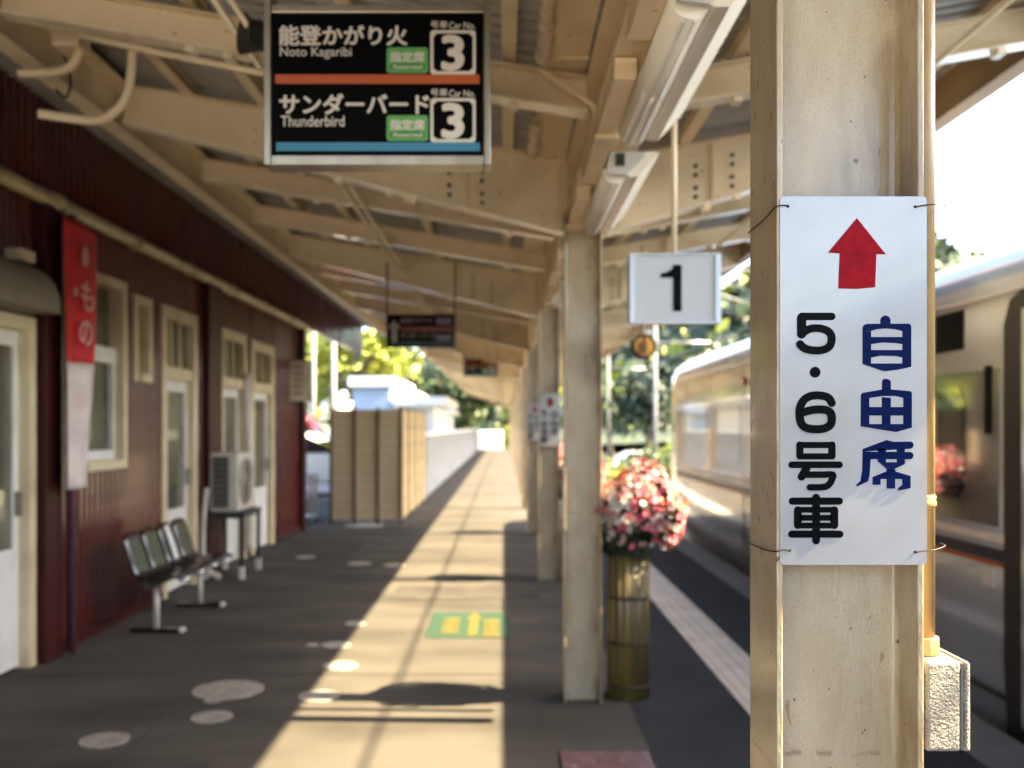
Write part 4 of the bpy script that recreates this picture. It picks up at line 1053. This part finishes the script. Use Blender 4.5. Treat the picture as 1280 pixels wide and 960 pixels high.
car(-.9, 66, -.7, m_carW, 'white van parked beyond the far end of the platform', R(90), True)

# ------------------------------------------------------------------ trees and hills
def tree(name, x, y, z0, h, rx, m, label, n=900, leaf=.3, group=None, seed=0):
    rnd = random.Random(seed + int(x * 13 + y * 7)); t = thing(name, (x, y, z0), label, 'tree' if h > 2 else 'bush', group)
    if h > 2:
        tk = MB(); tk.tube(smooth_path([(x, y, z0), (x + .05 * h * rnd.uniform(-1, 1), y, z0 + h * .35), (x + .04 * h * rnd.uniform(-1, 1), y, z0 + h * .75)], 4), [max(.03, .035 * h * (1 - .7 * i / 8)) for i in range(9)], 9)
        for k in range(5):
            an = rnd.uniform(0, 6.28); s = Vector((x, y, z0 + h * rnd.uniform(.3, .5)))
            tk.tube([s, s + Vector((math.cos(an) * rx * .6, math.sin(an) * rx * .6, h * .25))], [.016 * h, .005 * h], 6)
        tk.build('trunk', m_bark, t)
    cl = []
    for k in range(14):
        d = Vector((rnd.gauss(0, 1), rnd.gauss(0, 1), rnd.gauss(0, .8))).normalized() * rnd.uniform(.25, .8)
        cz = z0 + h * (.62 if h > 2 else .45); rz_ = h * (.38 if h > 2 else .5)
        cl.append((Vector((x + d.x * rx, y + d.y * rx, cz + d.z * rz_)), rnd.uniform(.25, .45) * rx))
    lf = MB()
    for i in range(n):
        c, r_ = cl[rnd.randrange(len(cl))]
        p = c + Vector((rnd.gauss(0, .55), rnd.gauss(0, .55), rnd.gauss(0, .5))) * r_
        if p.z < z0 + .02: continue
        n_ = Vector((rnd.gauss(0, 1), rnd.gauss(0, 1), rnd.gauss(0, 1) + .5)).normalized(); a = n_.orthogonal().normalized(); b = n_.cross(a); s = leaf * rnd.uniform(.5, 1.1)
        lf.add([p - a * s, p + b * s * .6, p + a * s, p - b * s * .6], [(0, 1, 2, 3)])
    lf.build('crown', m, t)
tree('yellow_tree', -5.9, 40, -.5, 7.4, 2.1, m_leaf1, 'bright yellow green tree behind the low shed', 1500, .28)
tree('round_tree', -9.0, 42, -.5, 6.6, 2.4, m_leaf1, 'yellow green tree seen past the corner of the maroon building', 1300, .3)
tree('round_tree', -3.0, 52, -.5, 6.4, 2.6, m_leaf2, 'mid green tree left of the platform beyond the white roofed house', 1500, .3)
tree('conifer_tree', -7.5, 60, -.5, 8.5, 3.2, m_leaf3, 'dark green tree standing behind the yellow green one', 1500, .35)
tree('round_tree', -3.1, 64, -.5, 5.0, 2.6, m_leaf2, 'bushy green tree over the pale wall at the far end', 1200, .3)
tree('round_tree', -14, 70, -.5, 8, 4, m_leaf3, 'dark tree farthest left behind the blue roofed house', 1300, .4)
tree('yellow_bush', .6, 70, -1.2, 2.9, 1.6, m_leaf1, 'yellow bush beyond the far end of the platform', 800, .2)
tree('green_bush', 4.2, 34, -1.2, 1.6, 1.3, m_leaf1, 'yellow green bush beside the track past the end of the train', 900, .14)
tree('green_bush', 5.6, 40, -1.2, 1.9, 1.6, m_leaf2, 'green bush farther along the track past the train', 900, .15)
tree('round_tree', 12.5, 62, -1.2, 7.5, 3.4, m_leaf3, 'dark green tree beyond the train, above its far end', 1600, .35)
tree('round_tree', 17.5, 70, -1.2, 9.5, 4.0, m_leaf2, 'green tree rising above the train roof by the platform number', 1800, .38)
tree('round_tree', 9.6, 86, -1.2, 7.5, 3.6, m_leaf2, 'mid green tree rising behind the dark conifers across the tracks', 1400, .4)
tree('conifer_tree', 8.6, 56, -1.2, 6.3, 2.0, m_leaf3, 'dark conifer across the tracks, just right of the flower pot pillar', 1500, .3)
tree('conifer_tree', 12.0, 58, -1.2, 6.8, 2.3, m_leaf3, 'dark conifer across the tracks beside the nose of the train', 1700, .3)
tree('yellow_bush', 7.0, 42, -1.2, 1.9, 1.5, m_leaf1, 'yellow green bush by the small white car across the tracks', 900, .15)
def hill(x0, x1, y0, y1, hx, hy, hh, sx, sy, label):
    nx, ny = 46, 26; V = []
    rnd = random.Random(5)
    def hz(x, y):
        g = math.exp(-((x - hx) / sx) ** 2 - ((y - hy) / sy) ** 2)
        return -1.3 + hh * g * (1 + .12 * math.sin(x * .11) * math.cos(y * .07) + .06 * math.sin(x * .31 + y * .2))
    for j in range(ny + 1):
        for i in range(nx + 1):
            x = x0 + (x1 - x0) * i / nx; y = y0 + (y1 - y0) * j / ny; V.append((x, y, hz(x, y)))
    o = MB().add(V, [(j * (nx + 1) + i, j * (nx + 1) + i + 1, (j + 1) * (nx + 1) + i + 1, (j + 1) * (nx + 1) + i) for j in range(ny) for i in range(nx)], 0, True).build('hill', m_hill)
    tag(o, kind='structure')
    lf = MB()
    for i in range(9000):
        x = rnd.uniform(x0, x1); y = rnd.uniform(y0, (y0 + y1) / 2 + 20); z = hz(x, y)
        if z < 1.0: continue
        n_ = Vector((rnd.gauss(0, 1), rnd.gauss(0, 1) - .6, rnd.gauss(0, 1) + .7)).normalized(); a = n_.orthogonal().normalized(); b = n_.cross(a); s = rnd.uniform(.9, 2.1)
        p = Vector((x, y, z + rnd.uniform(0, 2.8)))
        lf.add([p - a * s, p + b * s * .7, p + a * s, p - b * s * .7], [(0, 1, 2, 3)], rnd.choice((0, 0, 1, 2)))
    o = lf.build('woods', [m_leaf3, m_leaf2, m_leaf1]); tag(o, label, 'woods', kind='stuff')
hill(-25, 220, 95, 230, 62, 160, 31, 50, 42, 'wooded hill beyond the tracks to the right')
hill(-190, 0, 110, 240, -75, 175, 26, 75, 40, 'wooded hill far beyond the station forecourt')

# masts and wires beyond the train
GM = 'catenary masts along the far track'
m0 = None
for y, lb in ((24, 'pale catenary mast nearest past the end of the train'), (40, 'pale catenary mast second past the end of the train'), (58, 'pale catenary mast farthest along the track')):
    if m0 is None:
        m0 = thing('catenary_mast', (6.3, y, -1.2), lb, 'mast', GM)
        MB().tube([(6.3, y, -1.2), (6.3, y, 6.4)], [.09, .07], 12).build('shaft', m_conc, m0)
        MB().tube([(6.3, y, 5.4), (3.9, y, 5.4)], .035, 8).tube([(6.3, y, 4.5), (3.9, y, 5.3)], .025, 8).tube([(6.3, y, 5.0), (8.6, y, 5.0)], .035, 8).build('bracket_arm', m_steel, m0)
    else: dup(m0, (6.3, y, -1.2), lb)
GW = 'overhead wires above the tracks'
for x, z, r_, lb in ((3.95, 4.12, .010, 'contact wire above the near track and the train'), (8.5, 5.95, .03, 'upper wire crossing the white sky right of the near pillar'), (8.5, 4.95, .03, 'lower wire crossing the white sky right of the near pillar')):
    tag(MB().tube([(x, -60, z), (x, 120, z)], r_, 6).build('overhead_wire', m_wireK, loc=(x, 0, z)), lb, 'wire', GW)
